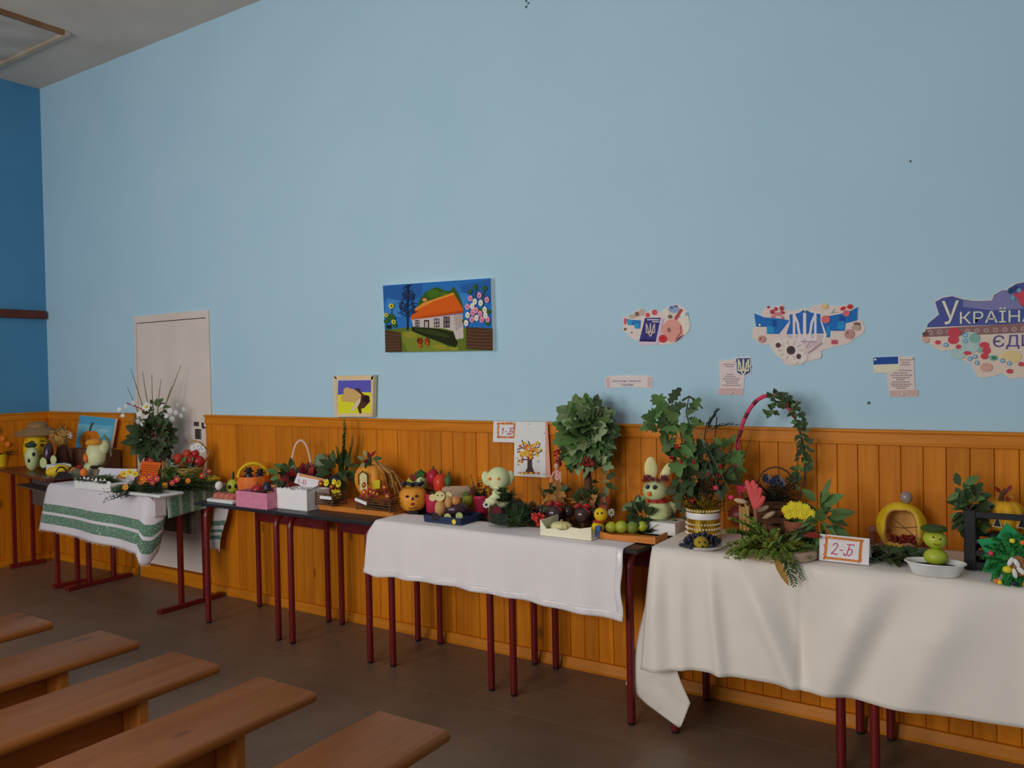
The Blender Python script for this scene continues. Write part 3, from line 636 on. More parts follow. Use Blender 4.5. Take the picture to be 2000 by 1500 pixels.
e, A = art_thing('tree_sheet', 'white sheet with a colourful autumn tree drawing pinned to the wainscot', 'drawing', 760, 760, .2, -.0445, (1370, 600))
sheet(A, [(1240, 316), (1526, 322), (1526, 864), (1218, 846), (1222, 520)], m_white, .0015, 'paper', e)
sheet(A, [(1526, 308), (1546, 310), (1578, 860), (1526, 866)], mk('lace_strip', 'd8a898', 'b5705f', 160, .8), .001, 'lace_strip', e)
A.poly('e2dcd9', [(1242, 318), (1524, 324), (1524, 862), (1220, 844), (1224, 522)])
A.poly('4a3b3c', [(1352, 660), (1396, 660), (1398, 760), (1425, 826), (1318, 826), (1350, 770)], *[q for L_ in (((1372, 670), (1340, 600), (1300, 570), (1255, 590)), ((1372, 670), (1380, 560), (1360, 510)), ((1380, 660), (1420, 590), (1470, 560)), ((1385, 650), (1440, 635), (1495, 600)), ((1365, 690), (1310, 685), (1262, 700)), ((1340, 600), (1310, 540), (1300, 500)), ((1420, 590), (1440, 540))) for q in stroke2(L_, 11)])
for h in ('8c3038', 'b8502e', 'c8662c', 'd08840', 'e0b43a', 'd8a838'):
    A.poly(h, *[ell2(1375+115*math.cos(t)*r_, 590+90*math.sin(t)*r_, random.uniform(12, 20), random.uniform(9, 14), 7, random.uniform(0, 3)) for t, r_ in [(random.uniform(0, 6.28), random.uniform(.15, 1)) for _ in range(5 if h == '8c3038' else 13)]], *[ell2(random.uniform(1250, 1320), random.uniform(670, 740), 9, 7, 7) for _ in range(2)], *[ell2(random.uniform(1250, 1470), random.uniform(812, 832), 11, 6, 7) for _ in range(4)])
A.poly('9fb08a', ell2(1458, 705, 9, 9), ell2(1515, 830, 9, 7)); A.build('print', e); pin(A, e, (1366, 340), (1516, 430), r=.004)
# the four cut-out posters, banner
def lines(A, h, rows, lh=9):
    A.poly(h, *[rect(x+k*w_/5-w_/2+w_/10, y, w_/5*.82, lh) for x, y, w_ in rows for k in range(5)])
e, A = art_thing('poster', 'cut-out poster of a blue passport and pink lute with flowers on the wall', 'poster', 1200, 580, .14, -.003, (600, 430))
O = [(120, 270), (200, 265), (290, 200), (360, 162), (425, 190), (440, 222), (520, 175), (590, 178), (640, 225), (690, 172), (770, 125), (860, 98), (950, 130), (1022, 200), (1034, 300), (1067, 390), (1040, 470), (990, 540), (920, 600), (830, 648), (700, 668), (350, 672), (345, 612), (240, 582), (180, 512), (112, 450), (140, 380)]
sheet(A, O, m_white, .002, 'paper', e); A.poly('dcc8c2', O)
A.poly('2f78b4', [(168, 305), (250, 320), (372, 325), (362, 442), (292, 442), (272, 395), (186, 390)]).poly('3c96c8', rect(312, 405, 60, 60), rect(215, 350, 60, 60)).poly('b8a89c', ell2(320, 240, 50, 42), ell2(380, 215, 45, 50), ell2(250, 275, 50, 30)).poly('7c5f52', ell2(318, 238, 30, 30), ell2(243, 497, 12), ell2(152, 450, 22, 18), ell2(780, 275, 32, 28)).poly('c85560', ell2(562, 215, 40, 40), ell2(465, 252, 34, 32), ell2(152, 340, 18, 50))
A.poly('d8d0c0', ell2(965, 330, 80, 130), ell2(720, 215, 45, 50), ell2(1000, 430, 50, 70)).poly('8ea2c4', ell2(830, 170, 75, 55), ell2(905, 270, 20, 25), ell2(1010, 240, 22, 26)).poly('5d6a98', ell2(800, 150, 26, 18), ell2(860, 130, 26, 16), ell2(930, 190, 24, 24)).poly('d4968c', ell2(810, 470, 145, 160), [(820, 350), (880, 350), (895, 250), (850, 250)]).poly('b05048', *stroke2([(860, 300), (930, 190)], 40), *stroke2([(930, 400), (930, 500), (860, 590)], 16)).poly('8a6a5e', ell2(765, 460, 26, 34)).poly('5a4878', [(905, 560), (985, 520), (900, 600), (840, 632)])
A.poly('cdb8c8', [(648, 292), (692, 302), (612, 664), (346, 664), (350, 620), (580, 625)]).poly('3e3c7a', [(432, 292), (650, 290), (580, 626), (350, 620)]).poly('2c2a5c', [(360, 590), (588, 596), (580, 626), (350, 620)]).poly('d8ccd0', rect(545, 318, 170, 14), rect(580, 346, 100, 14)).poly('cbb8ac', *trident2(508, 372, 128, 180, 14))
A.poly('c23a44', ell2(680, 582, 58, 56)).poly('8c3c34', ell2(678, 580, 15)); A.build('print', e)
e, A = art_thing('poster', 'cut-out poster of a trident shield on a blue ribbon with white flowers', 'poster', 1450, 570, .14, -.003, (870, 560))
O = [(160, 292), (268, 345), (280, 262), (345, 200), (450, 215), (560, 172), (605, 262), (700, 255), (785, 258), (862, 212), (950, 240), (960, 195), (1090, 180), (1150, 152), (1205, 190), (1340, 195), (1450, 185), (1520, 166), (1562, 228), (1618, 202), (1606, 385), (1662, 398), (1714, 490), (1692, 582), (1580, 640), (1482, 722), (1240, 780), (1100, 822), (1112, 892), (1000, 952), (880, 972), (830, 1022), (620, 1027), (540, 932), (480, 850), (420, 822), (380, 742), (240, 722), (138, 642), (150, 500), (185, 490)]
sheet(A, O, m_white, .002, 'paper', e); A.poly('dac4be', O)
A.poly('2c6cb2', [(163, 300), (300, 355), (560, 375), (660, 400), (600, 480), (512, 590), (342, 586), (340, 490), (190, 486)], [(1195, 340), (1340, 312), (1480, 280), (1612, 210), (1602, 400), (1442, 440), (1430, 545), (1230, 545), (1226, 632), (1176, 636), (1090, 420)]).poly('2f8cc0', rect(390, 525, 100, 100), rect(1375, 470, 90, 110), rect(1200, 540, 40, 120)).poly('2a4f9c', rect(450, 440, 60, 100), rect(1390, 370, 80, 70))
A.poly('e3d6cc', [(640, 305), (780, 280), (868, 222), (965, 272), (1108, 296), (1105, 400), (1178, 600), (1120, 760), (880, 830), (640, 700), (605, 590), (655, 420)]).poly('3766ae', [(655, 318), (785, 295), (868, 240), (960, 288), (1092, 310), (1090, 410), (1140, 582), (612, 592), (665, 430)]).poly('c9b2b8', [(620, 600), (1135, 590), (1110, 740), (880, 815), (650, 690)])
A.poly('d9cfd4', *trident2(870, 300, 330, 520, 34)).poly('a88f9c', *stroke2([(790, 690), (1030, 700)], 16), *stroke2([(810, 720), (875, 800), (930, 720)], 18), *stroke2([(920, 850), (1110, 720)], 26))
A.poly('e0ccc4', ell2(660, 800, 230, 150, 20), ell2(760, 920, 150, 90), ell2(500, 740, 100, 90), ell2(1030, 890, 80, 50)).poly('c8b0ac', *[ell2(680+150*math.cos(t), 815+110*math.sin(t), 40, 14, 8, t) for t in [i*.63 for i in range(10)]]).poly('5a4048', ell2(680, 815, 62, 62), ell2(502, 745, 36, 36), ell2(788, 902, 34, 36)).poly('3e4048', ell2(682, 815, 34))
A.poly('a84050', ell2(420, 280, 32), ell2(470, 240, 26), ell2(550, 232, 30, 34), ell2(365, 215, 18), ell2(560, 290, 34, 22)).poly('c87a80', ell2(500, 310, 60, 26), ell2(430, 345, 34, 18), ell2(560, 360, 24)).poly('cf6a70', ell2(1165, 385, 62, 56), ell2(1452, 300, 50, 44)).poly('c03a3c', ell2(1502, 208, 40, 34), ell2(1405, 232, 42, 24, 10, -.5)).poly('d8b880', ell2(1150, 205, 46, 36)).poly('8aa088', *stroke2([(1230, 300), (1330, 285)], 8), *stroke2([(1250, 290), (1290, 240)], 10))
A.poly('b88a84', ell2(1495, 590, 70, 70), ell2(275, 660, 55, 50)).poly('7c6258', ell2(1600, 450, 48, 26), ell2(1470, 575, 16), ell2(262, 655, 14)).poly('b09a88', ell2(1590, 500, 60, 40)).poly('b8566a', rect(1285, 700, 80, 60)); A.build('print', e); pin(A, e, (880, 258), (245, 462), (765, 988))
# the land-shaped poster, running out of the frame on the right
e, A = art_thing('poster', 'large country shaped poster with title УКРАЇНА at the right edge', 'poster', 1680, 530, .17335, -.003, (1500, 700))
O = [(678, 752), (742, 640), (755, 590), (882, 480), (860, 420), (833, 340), (930, 288), (1040, 268), (1160, 308), (1300, 325), (1480, 320), (1500, 260), (1600, 203), (1660, 208), (1670, 178), (1760, 128), (1850, 112), (2000, 130), (2150, 230), (2330, 320), (2480, 480), (2500, 640), (2400, 760), (2380, 900), (2250, 1010), (2080, 1060), (1960, 1170), (1850, 1195), (1690, 1212), (1605, 1150), (1500, 1182), (1340, 1202), (1290, 1130), (1250, 1040), (1150, 1002), (1060, 932), (1010, 880), (930, 902), (820, 852), (800, 822)]
sheet(A, O, m_white, .002, 'paper', e); A.poly('dcc4b6', O)
A.poly('4f5894', [(752, 632), (762, 592), (890, 484), (868, 420), (845, 345), (930, 298), (1040, 280), (1160, 318), (1300, 336), (1484, 330), (1510, 265), (1600, 214), (1664, 216), (1680, 188), (1760, 140), (1850, 124), (2000, 142), (2150, 245), (2320, 330), (2460, 490), (2440, 545), (1846, 588)]).poly('7d7ca8', [(1160, 330), (1484, 336), (1516, 268), (1600, 220), (1664, 222), (1840, 300), (1840, 420), (1500, 440), (1160, 400)])
A.poly('8a6a6a', [(742, 650), (2440, 545), (2460, 650), (1846, 692), (692, 742)]).poly('b09890', *[ell2(790+i*105, 690-i*4.2, 32, 26, 10) for i in range(16)]).poly('8f7070', *[ell2(790+i*105, 690-i*4.2, 18, 14, 8) for i in range(16)]).poly('6c5048', ell2(740, 705, 40, 24))
A.text('ddd6c2', 'У', 912, 600, 255, slope=-.04, wx=.92).text('ddd6c2', 'КРАЇНА', 1105, 592, 128, slope=-.04, wx=1.24).text('56508c', 'ЄДИНА', 1485, 855, 125, slope=-.04, wx=1.15).poly('dcc08a', ell2(1700, 960, 120, 70), ell2(1840, 780, 0.1))
A.poly('a8c0c0', ell2(1240, 770, 110, 90), ell2(1110, 920, 90, 70), ell2(1230, 860, 120, 60)).poly('7fa8a0', ell2(1290, 755, 60, 56), ell2(1350, 890, 30, 30), ell2(1500, 975, 50, 32)).poly('3f8068', ell2(1510, 975, 30, 20)).poly('c24a58', ell2(1060, 690, 75, 60), ell2(1050, 770, 62, 50), ell2(875, 800, 32, 24), ell2(1110, 850, 32, 26), ell2(1400, 830, 56, 34), ell2(1425, 890, 45, 45), ell2(1400, 955, 44, 36), ell2(1685, 1125, 38, 26), ell2(1815, 1045, 34, 26), ell2(1830, 300, 50, 90), ell2(1770, 270, 40, 26), ell2(1210, 920, 44, 22))
A.poly('6f9cb8', *[ell2(x, y, 28, 26, 9) for x, y in ((965, 828), (1185, 720), (1190, 785), (1235, 985), (1295, 960), (1315, 1030), (1605, 1005), (1680, 1035), (1720, 300), (1790, 215))]).poly('d8dcd8', *[ell2(x, y, 10, 10, 7) for x, y in ((965, 828), (1185, 720), (1190, 785), (1235, 985), (1295, 960), (1315, 1030), (1605, 1005), (1680, 1035))]).poly('2c4a70', ell2(1690, 220, 26, 34), ell2(1745, 185, 22, 24)).poly('c8a090', ell2(1420, 1080, 70, 50), ell2(740, 775, 40, 30)); A.build('print', e)
e, A = art_thing('scroll_poster', 'small cut-out paper scroll with a blue trident shield at its corner', 'poster', 1200, 580, .14, -.003, (1660, 1100))
O = [(1463, 888), (1688, 870), (1690, 843), (1902, 833), (1908, 1062), (1812, 1122), (1804, 1270), (1792, 1372), (1442, 1367), (1456, 1272), (1478, 1262)]
sheet(A, O, m_white, .002, 'paper', e); A.poly('dac6c4', O).poly('cdb0ae', [(1456, 1272), (1800, 1275), (1790, 1370), (1444, 1365)]).poly('e2dcda', [(1692, 846), (1900, 836), (1905, 1060), (1810, 1118), (1706, 1068)]).poly('42487e', [(1704, 857), (1890, 850), (1895, 1050), (1806, 1104), (1712, 1052)]).poly('cfcca8', *trident2(1800, 872, 150, 225, 20))
lines(A, '9c8494', [(1600, 940, 165), (1610, 970, 110), (1610, 1080, 95), (1620, 1110, 150), (1630, 1142, 240), (1640, 1172, 190), (1640, 1200, 160), (1635, 1232, 260)], 12); lines(A, 'bfa09e', [(1620, 1292, 260)], 8); A.build('print', e); pin(A, e, (1690, 890), (1897, 968), (1635, 1335))
e, A = art_thing('scroll_poster', 'small cut-out paper scroll with a blue and cream flag at its top', 'poster', 1680, 530, .17335, -.003, (450, 1200))
O = [(148, 968), (425, 958), (603, 958), (618, 1328), (657, 1342), (650, 1412), (335, 1417), (325, 1350), (298, 1146), (154, 1142)]
sheet(A, O, m_white, .002, 'paper', e); A.poly('d8c4bf', O).poly('2a4e96', [(148, 970), (427, 960), (427, 1042), (150, 1052)]).poly('ddd0ba', [(150, 1052), (427, 1042), (440, 1060), (440, 1100), (330, 1142), (155, 1140)]).poly('c4a8a2', [(330, 1345), (612, 1335), (655, 1345), (648, 1408), (336, 1413)])
lines(A, '8c7884', [(510, 998, 130), (510, 1026, 100), (515, 1052, 110), (510, 1116, 150), (455, 1145, 160), (465, 1170, 250), (460, 1195, 200), (455, 1218, 100), (455, 1245, 200), (460, 1270, 240), (455, 1293, 190), (460, 1316, 100)], 9); A.build('print', e); pin(A, e, (172, 994), (585, 984), (480, 1384))
e, A = art_thing('banner', 'narrow ribbon shaped paper banner with two lines of italic lettering', 'banner', 1150, 540, .425, -.003, (184, 486))
O = [(73, 462), (100, 457), (184, 453), (270, 456), (294, 460), (290, 518), (264, 512), (184, 507), (105, 512), (78, 517)]
sheet(A, O, m_white, .002, 'paper', e); A.poly('dccbc8', O).poly('c9aeb0', [(78, 465), (96, 462), (98, 510), (82, 514)], [(272, 460), (290, 464), (287, 513), (270, 509)]).text('716f96', 'Державні символи', 104, 485, 10.5, shear=.25, wx=.98).text('716f96', 'України', 148, 502, 10.5, shear=.25); A.build('print', e)
# ------------------------------------------------------------------ item frame: a thing on a table, sized in photo pixels at its own distance
class Thing:
    def __init__(s, name, label, cat, px, py, z, back=0., group=None, Y=None, rot=None, H=0., base=20.):
        p = at_y(px, py, Y) if Y is not None else at_z(px, py, z); p.z = z
        d = Vector((p.x-CO.x, p.y-CO.y, 0)).normalized()
        if back: p = p + d*back
        s.depth = (p-CO).dot(CF); s.s = s.depth/FPX
        fh = Vector((CF.x, CF.y, 0)).normalized(); s.c = d.dot(fh)
        s.sc = (s.s*s.c, s.s*s.c, s.s)
        q = p-CO; act = 750 - FPX*q.dot(CU)/q.dot(CF)      # where its foot really shows
        s.H, s.base, s.d = H, base, (act-py if (Y is not None or H) else 0.)
        s.root = empty(name, p, math.atan2(-d.x, d.y) if rot is None else rot, label, cat, group); s.p = p
    def zmap(s, z):
        return z*(1+s.d/s.H) if s.H else z + s.d*max(0., min(1., z/s.base))
    def part(s, name, mb, mat, parent=None, label=None, kind=None, smooth=True):
        if s.d: mb.v = [(a, b, s.zmap(c)) for a, b, c in mb.v]
        o = mb.build(name, mat, parent or s.root, s.sc, smooth)
        if label: o['label'] = label
        if kind or name in STUFF: o['kind'] = kind or 'stuff'
        return o
    def leaf(s, me, pos, dirv, ln, up=None, parent=None, roll=None, name='leaf'):
        d = Vector(dirv).normalized(); up = Vector(up or (0, -1, .6)).normalized()
        y = up.cross(d); y = y.normalized() if y.length > .05 else Vector((0, 1, 0)).cross(d).normalized(); zz = d.cross(y)
        M = Matrix(((d.x, y.x, zz.x), (d.y, y.y, zz.y), (d.z, y.z, zz.z))).to_4x4()
        if roll: M = M @ Matrix.Rotation(roll, 4, 'X')
        M = Matrix.Translation((pos[0]*s.sc[0], pos[1]*s.sc[1], s.zmap(pos[2])*s.sc[2])) @ M @ Matrix.Scale(ln*s.s, 4)
        return inst(name, me, parent or s.root, M)
    def ball(s, me, c, rad, n, ln, spread=(.75, 1.), parent=None, front=True, down=.0, up=None):
        """leaves all over a ball, pointing outward"""
        for k in range(n):
            t = math.acos(1-2*(k+.5)/n); q = k*2.39996
            dd = Vector((math.sin(t)*math.cos(q), math.sin(t)*math.sin(q), math.cos(t)))
            if front and dd.y > .55: dd.y *= -1
            r = random.uniform(*spread); pos = (c[0]+dd.x*rad[0]*r*.7, c[1]+dd.y*rad[1]*r*.7, c[2]+dd.z*rad[2]*r*.7)
            out = Vector((dd.x, dd.y*.6, dd.z-down)) + Vector((random.uniform(-.5, .5), random.uniform(-.3, .2), random.uniform(-.5, .3)))
            s.leaf(random.choice(me) if isinstance(me, list) else me, pos, out, ln*random.uniform(.75, 1.2), up=(dd.x*.5, -.9, .55), roll=random.uniform(-.6, .6), parent=parent)
def pump(mb, c, r, h, lobes=10, amp=.12, n=40, dimple=.12):
    pr = [(r*math.cos(a)**.75 if math.cos(a) > 1e-3 else .02*r, h/2 + h/2*math.sin(a) - (dimple*h*max(0, math.sin(a)-.8)/.2*.5 if math.sin(a) > .8 else 0)) for a in [R(k) for k in (-90, -75, -58, -40, -20, 0, 20, 40, 58, 72, 82, 90)]]
    return mb.lathe(pr, n, c, lobes, amp)
# materials of the crafts
g_dark = mk('leaf_dark_green', '37482a', '28361f', 30, .55, rnd=.25); g_mid = mk('leaf_mid_green', '55703c', '42592e', 30, .55, rnd=.25)
g_pale = mk('leaf_pale_green', '7f8f68', '66774f', 30, .6, rnd=.2); g_grey = mk('leaf_grey_green', '76806a', '5c6852', 60, .7, rnd=.15)
g_fern = mk('fern_green', '5d7238', '46592a', 40, .6); g_ever = mk('evergreen', '2c3c28', '1f2c1c', 60, .6)
m_red = mk('berry_red', 'a02226', '86181c', 30, .35, spec=.5); m_dred = mk('leaf_dark_red', '7a1f22', '5c1418', 30, .5, rnd=.25)
m_or = mk('pumpkin_orange', 'd08a2c', 'c07a22', 14, .45, spec=.4); m_or2 = mk('vivid_orange', 'e0702c', 'cf5f22', 14, .5)
m_ye = mk('squash_yellow', 'd6b020', 'c39c18', 14, .45); m_ye2 = mk('flower_yellow', 'dcc62e', 'c9ae22', 30, .6)
m_gr = mk('apple_green', 'a0aa36', '8e9a28', 14, .35, spec=.5); m_sq = mk('squash_pale_green', 'b4be8c', 'a2ad78', 10, .5); m_cab = mk('cabbage_pale', 'c8cca0', 'b2b888', 14, .6, bump=.3)
m_cream = mk('cut_vegetable_cream', 'd9cc98', 'c9ba82', 30, .55); m_cutg = mk('cucumber_flesh', 'b5bd84', 'a0aa6c', 40, .5)
m_blk = mk('craft_black', '1f1a1c', None, 30, .5); m_plum = mk('plum_blue_black', '23253a', '1a1a2a', 20, .4, spec=.5); m_eggp = mk('eggplant_purple', '38202c', '2a1722', 12, .25, spec=.6)
m_brn = mk('bark_brown', '5c3e2a', '442c1c', 40, .8, bump=.4); m_straw = mk('dry_straw', 'ad8a52', '94703c', 60, .8); m_tan = mk('dry_leaf_tan', '9c7440', '82592c', 30, .7, rnd=.25)
m_pot = mk('potato_tan', 'b98d58', 'a67b48', 14, .7); m_pink = mk('pink_paper', 'c07a90', 'b06880', 40, .8); m_hpink = mk('hot_pink_wrap', 'c83a58', 'b52c4a', 20, .45)
m_foam = mk('white_foam', 'd4d0cc', 'c8c4c0', 20, .5); m_wpl = mk('white_plastic', 'd8d5d3', None, 10, .3, spec=.5); m_wpet = mk('white_petal', 'd8d6d0', None, 30, .6); m_navy = mk('navy_card', '22304c', '1a2740', 20, .6)
m_gold = mk('gold_foil', 'c9a63a', 'b08e2c', 30, .25, metal=.85); m_cop = mk('copper_paint', 'b8735a', '9c5c46', 10, .3, metal=.6); m_crim = mk('crimson_pot', 'b02a48', 'a02040', 10, .4, spec=.5)
m_onion = mk('onion_orange', 'c08048', 'ad6c38', 20, .4); m_choc = mk('dark_glossy_brown', '3e2d30', '30221f', 10, .14, spec=.7); m_doll = mk('doll_skin', 'c99880', None, 10, .4); m_glass = mk('jar_glass', '5c6a62', None, 5, .04, spec=.6, alpha=.09)
m_ob = wood('orange_board', 'bd7430', 'a8621f', 0, rnd=.05, knots=False, g=1.5); m_slice = mk('wood_slice_pale', 'b39a84', 'a08770', 20, .7); m_crate = mk('black_crate_plastic', '1e1f24', None, 10, .45); m_emer = mk('emerald_paper', '1f8a5a', '18794c', 20, .7)
m_mush = mk('mushroom_tan', '9c6c56', '885a45', 30, .6); m_cardor = mk('orange_paper', 'd85f20', 'cc5518', 8, .8); m_hat = mk('felt_hat_tan', '8c6c48', '7a5c3c', 60, .9)
L_map = leaf_mesh('maple_leaf', MAPLE, g_mid); L_map2 = leaf_mesh('maple_leaf_pale', MAPLE, g_pale); L_mapd = leaf_mesh('maple_leaf_dark', MAPLE, g_dark); L_mapr = leaf_mesh('maple_leaf_red', MAPLE, m_dred); L_mapt = leaf_mesh('maple_leaf_tan', MAPLE, m_tan)
L_ov = leaf_mesh('oval_leaf', OVAL, g_mid); L_ovd = leaf_mesh('oval_leaf_dark', OVAL, g_dark); L_ovp = leaf_mesh('oval_leaf_pale', OVAL, g_pale); L_ovr = leaf_mesh('oval_leaf_red', OVAL, m_dred)
L_oak = leaf_mesh('oak_leaf', OAK, g_mid); L_oakd = leaf_mesh('oak_leaf_dark', OAK, g_dark); L_long = leaf_mesh('long_leaf', LONG, g_mid); L_longd = leaf_mesh('long_leaf_dark', LONG, g_dark); L_longt = leaf_mesh('long_leaf_tan', LONG, m_tan)
UPF = (0, -1, .25)     # facing the viewer, a little upward
def berries(c, rad, n, r):
    mb = MB()
    for k in range(n): mb.ell((c[0]+random.uniform(-1, 1)*rad[0], c[1]+random.uniform(-1, 1)*rad[1], c[2]+random.uniform(-1, 1)*rad[2]), r*random.uniform(.8, 1.1), 7, 5)
    return mb
def bush(c, rad, n, ln, leafl, lf=6, wdt=.45):
    """small-leaved twigs radiating from a low centre"""
    mb = MB()
    for k in range(n):
        d = Vector((random.uniform(-1, 1)*rad[0], random.uniform(-1, .5)*rad[1], random.uniform(.1, 1)*rad[2]))
        mb.sprig((c[0]+d.x*.15, c[1]+d.y*.15, c[2]), d, d.length*ln*random.uniform(.7, 1.05), leafl, lf, wdt, stem=.5)
    return mb
def box_open(mb, w_, d_, h, t=1.2, taper=0.):
    """open box, front bottom edge centred on the origin line, x along, y to the back"""
    mb.box((-w_/2, 0, 0), (w_/2, d_, t)).box((-w_/2, 0, t), (w_/2, t, h)).box((-w_/2, d_-t, t), (w_/2, d_, h)).box((-w_/2, t, t), (-w_/2+t, d_-t, h)).box((w_/2-t, t, t), (w_/2, d_-t, h)); return mb
def eyes(T, parent, pts, r, mat=None, th=1.5, name='eye'):
    for x, y, z in pts: T.part(name, MB().ell((x, y, z), (r, th, r), 8, 6), mat or m_blk, parent)
def simple(name, label, cat, px, py, z, c, r, mat, back=0., stem=None, group=None, rot=None, lump=0., Y=None):
    T = Thing(name, label, cat, px, py, z, back, group, Y=Y, base=1e9); o = T.part('body', MB().ell(c, r, 16, 10, rot, lump), mat)
    if stem: T.part('stem', MB().tube([(c[0], c[1], c[2]+(r[2] if isinstance(r, tuple) else r)*.85), (c[0]+stem[0]*.4, c[1], c[2]+(r[2] if isinstance(r, tuple) else r)+stem[1]*.6), (c[0]+stem[0], c[1], c[2]+(r[2] if isinstance(r, tuple) else r)+stem[1])], [stem[2]*1.3, stem[2], stem[2]*.9], 6), g_dark if len(stem) < 4 else stem[3], o)
    return T
# ================================================================= corner desk
STUFF = {'foliage', 'greens', 'grass_filling', 'filling', 'leaf_filling', 'greenery', 'evergreen', 'parsley', 'goldenrod', 'dark_filler', 'dark_sprig', 'small_twigs', 'berries', 'moss', 'twigs', 'dried_twigs', 'dark_foliage', 'yellow_filler', 'dark_leaves', 'tissue', 'small_flowers', 'rowan_cluster', 'berry_heap', 'stalks', 'dark_leaf_bed', 'flower_crown', 'straw_roof', 'ruffle', 'grass_stem'}
T = Thing('flower_pot', 'small yellow pot of dark greenery with orange blooms at the left edge', 'potted plant', 2, 915, ZA, Y=-.40)
T.part('pot', MB().lathe([(10, 0), (13, 1), (16, 24), (17, 26), (15, 27), (13, 20)], 18, (0, 15, 0)), m_ye); T.part('foliage', bush((0, 15, 22), (30, 16, 38), 26, 1, 9, 6), g_dark)
for x, z in ((4, 58), (-10, 50), (14, 46)): T.part('flower', MB().flower((x, 5, z), 6, UPF), [m_or2, m_ye])
T = Thing('pumpkin_man', 'yellow pumpkin with painted face wearing a tan felt hat', 'pumpkin', 74, 903, ZA, Y=-.29, H=92)
b = T.part('pumpkin', pump(MB(), (0, 0, 0), 28, 66, 8, .06), m_ye)
T.part('hat_brim', MB().lathe([(20, 0), (47, -9), (49, -7), (30, 3), (22, 5)], 24, (2, 2, 66), sy=.9), m_hat); T.part('hat_crown', MB().lathe([(22, 0), (21, 8), (15, 12), (1, 13)], 20, (2, 4, 68)), m_hat)
for x in (-11, 9): T.part('eye', MB().ell((x, -25, 41), (4, 3, 3), 10, 6), mk('eye_brown', '5a4018', None), b); T.part('eyebrow', MB().tube([(x-6, -24, 46), (x, -26, 49), (x+6, -24, 47)], 1, 5), MATS['eye_brown'], b)
T.part('mouth', MB().tube([(-8, -25, 24), (0, -27, 21), (8, -26, 24)], 1, 5), MATS['eye_brown'], b)
T = Thing('squash_piglet', 'pale green squash piglet with dark nose in front of the pumpkin in the hat', 'vegetable craft', 63, 904, ZA, Y=-.42, H=36)
b = T.part('body', MB().ell((0, 6, 17), (15, 17, 17)), m_sq); eyes(T, b, [(-6, -9, 15), (3, -10, 23)], 3); T.part('leaf_ear', MB().ell((-2, 4, 35), (12, 9, 4)), g_dark, b)
T = Thing('cucumber_car', 'dark cucumber car with round cut slices as wheels', 'vegetable craft', 94, 904, ZA, Y=-.42, H=42)
b = T.part('body', MB().ell((0, 8, 24), (11, 12, 17), rot=Euler((0, .3, 0)).to_matrix()), m_eggp)
for x, z, r in ((-9, 14, 8), (11, 17, 7)): w_ = T.part('wheel', MB().disc((x, -4, z), r, (-.2, -1, .1), 16, 4), g_dark, b); T.part('slice_face', MB().disc((x-.6, -6.3, z+.2), r*.85, (-.2, -1, .1), 16, 1), m_cutg, w_)
T = Thing('leaf_doll', 'brown doll of dried leaves and husks beside the pumpkin in the hat', 'leaf craft', 122, 906, ZA, Y=-.28, H=74)
T.part('skirt', MB().lathe([(18, 0), (20, 6), (13, 30), (9, 44)], 14, lobes=7, amp=.2), mk('doll_skirt_brown', '4a2c24', '38201a', 20, .9)); T.part('head', MB().ell((0, 0, 56), (16, 15, 15), lump=.08), m_tan); T.ball([L_mapt, L_longt], (0, 0, 56), (18, 16, 18), 22, 13); T.part('bow', MB().flower((16, -8, 57), 6, UPF, 5), [m_wpet, m_wpet])
T = Thing('foam_box', 'white foam block on the corner desk', 'box', 96, 921, ZA, rot=R(-9.5), Y=-.52); T.part('block', MB().cbox((-22, 0, 0), (22, 40, 15), 1.5), m_foam, smooth=False)
T = Thing('yellow_squash', 'yellow squash lying behind the black handbag shape', 'squash', 113, 932, ZA, Y=-.50); b = T.part('body', MB().ell((0, 5, 12), (24, 13, 12), rot=Euler((0, -.15, 0)).to_matrix()), m_ye); T.part('stem', MB().tube([(22, 5, 14), (30, 4, 18)], 2.5, 6), g_dark, b)
T = Thing('handbag_craft', 'small black handbag shape with round handle in front of yellow squash', 'craft', 123, 937, ZA, Y=-.55); b = T.part('bag', MB().prism([(-18, 0), (18, 0), (15, 9), (6, 15), (-9, 15), (-14, 7)], -4, 6), m_blk); T.part('handle', MB().tube([(10*math.cos(a)-3, 1, 14+11*math.sin(a)) for a in [R(k) for k in range(0, 181, 20)]], 1.8, 6), m_blk, b)
for px, py, r, m, lab in ((144, 905, 8, m_or2, 'round orange carrot slice in front of the pumpkin painting'), (163, 903, 8, m_or2, 'orange persimmon beside the cabbage bird'), (154, 905, 9, m_red, 'dark red tomato by the foot of the pumpkin painting')):
    simple('tomato' if m is m_red else 'orange_vegetable', lab, 'vegetable', px, py, ZA, (0, 0, r), (r, r, r), m, 0, (0, 2, 1), Y=-.42 if m is not m_red else -.36)
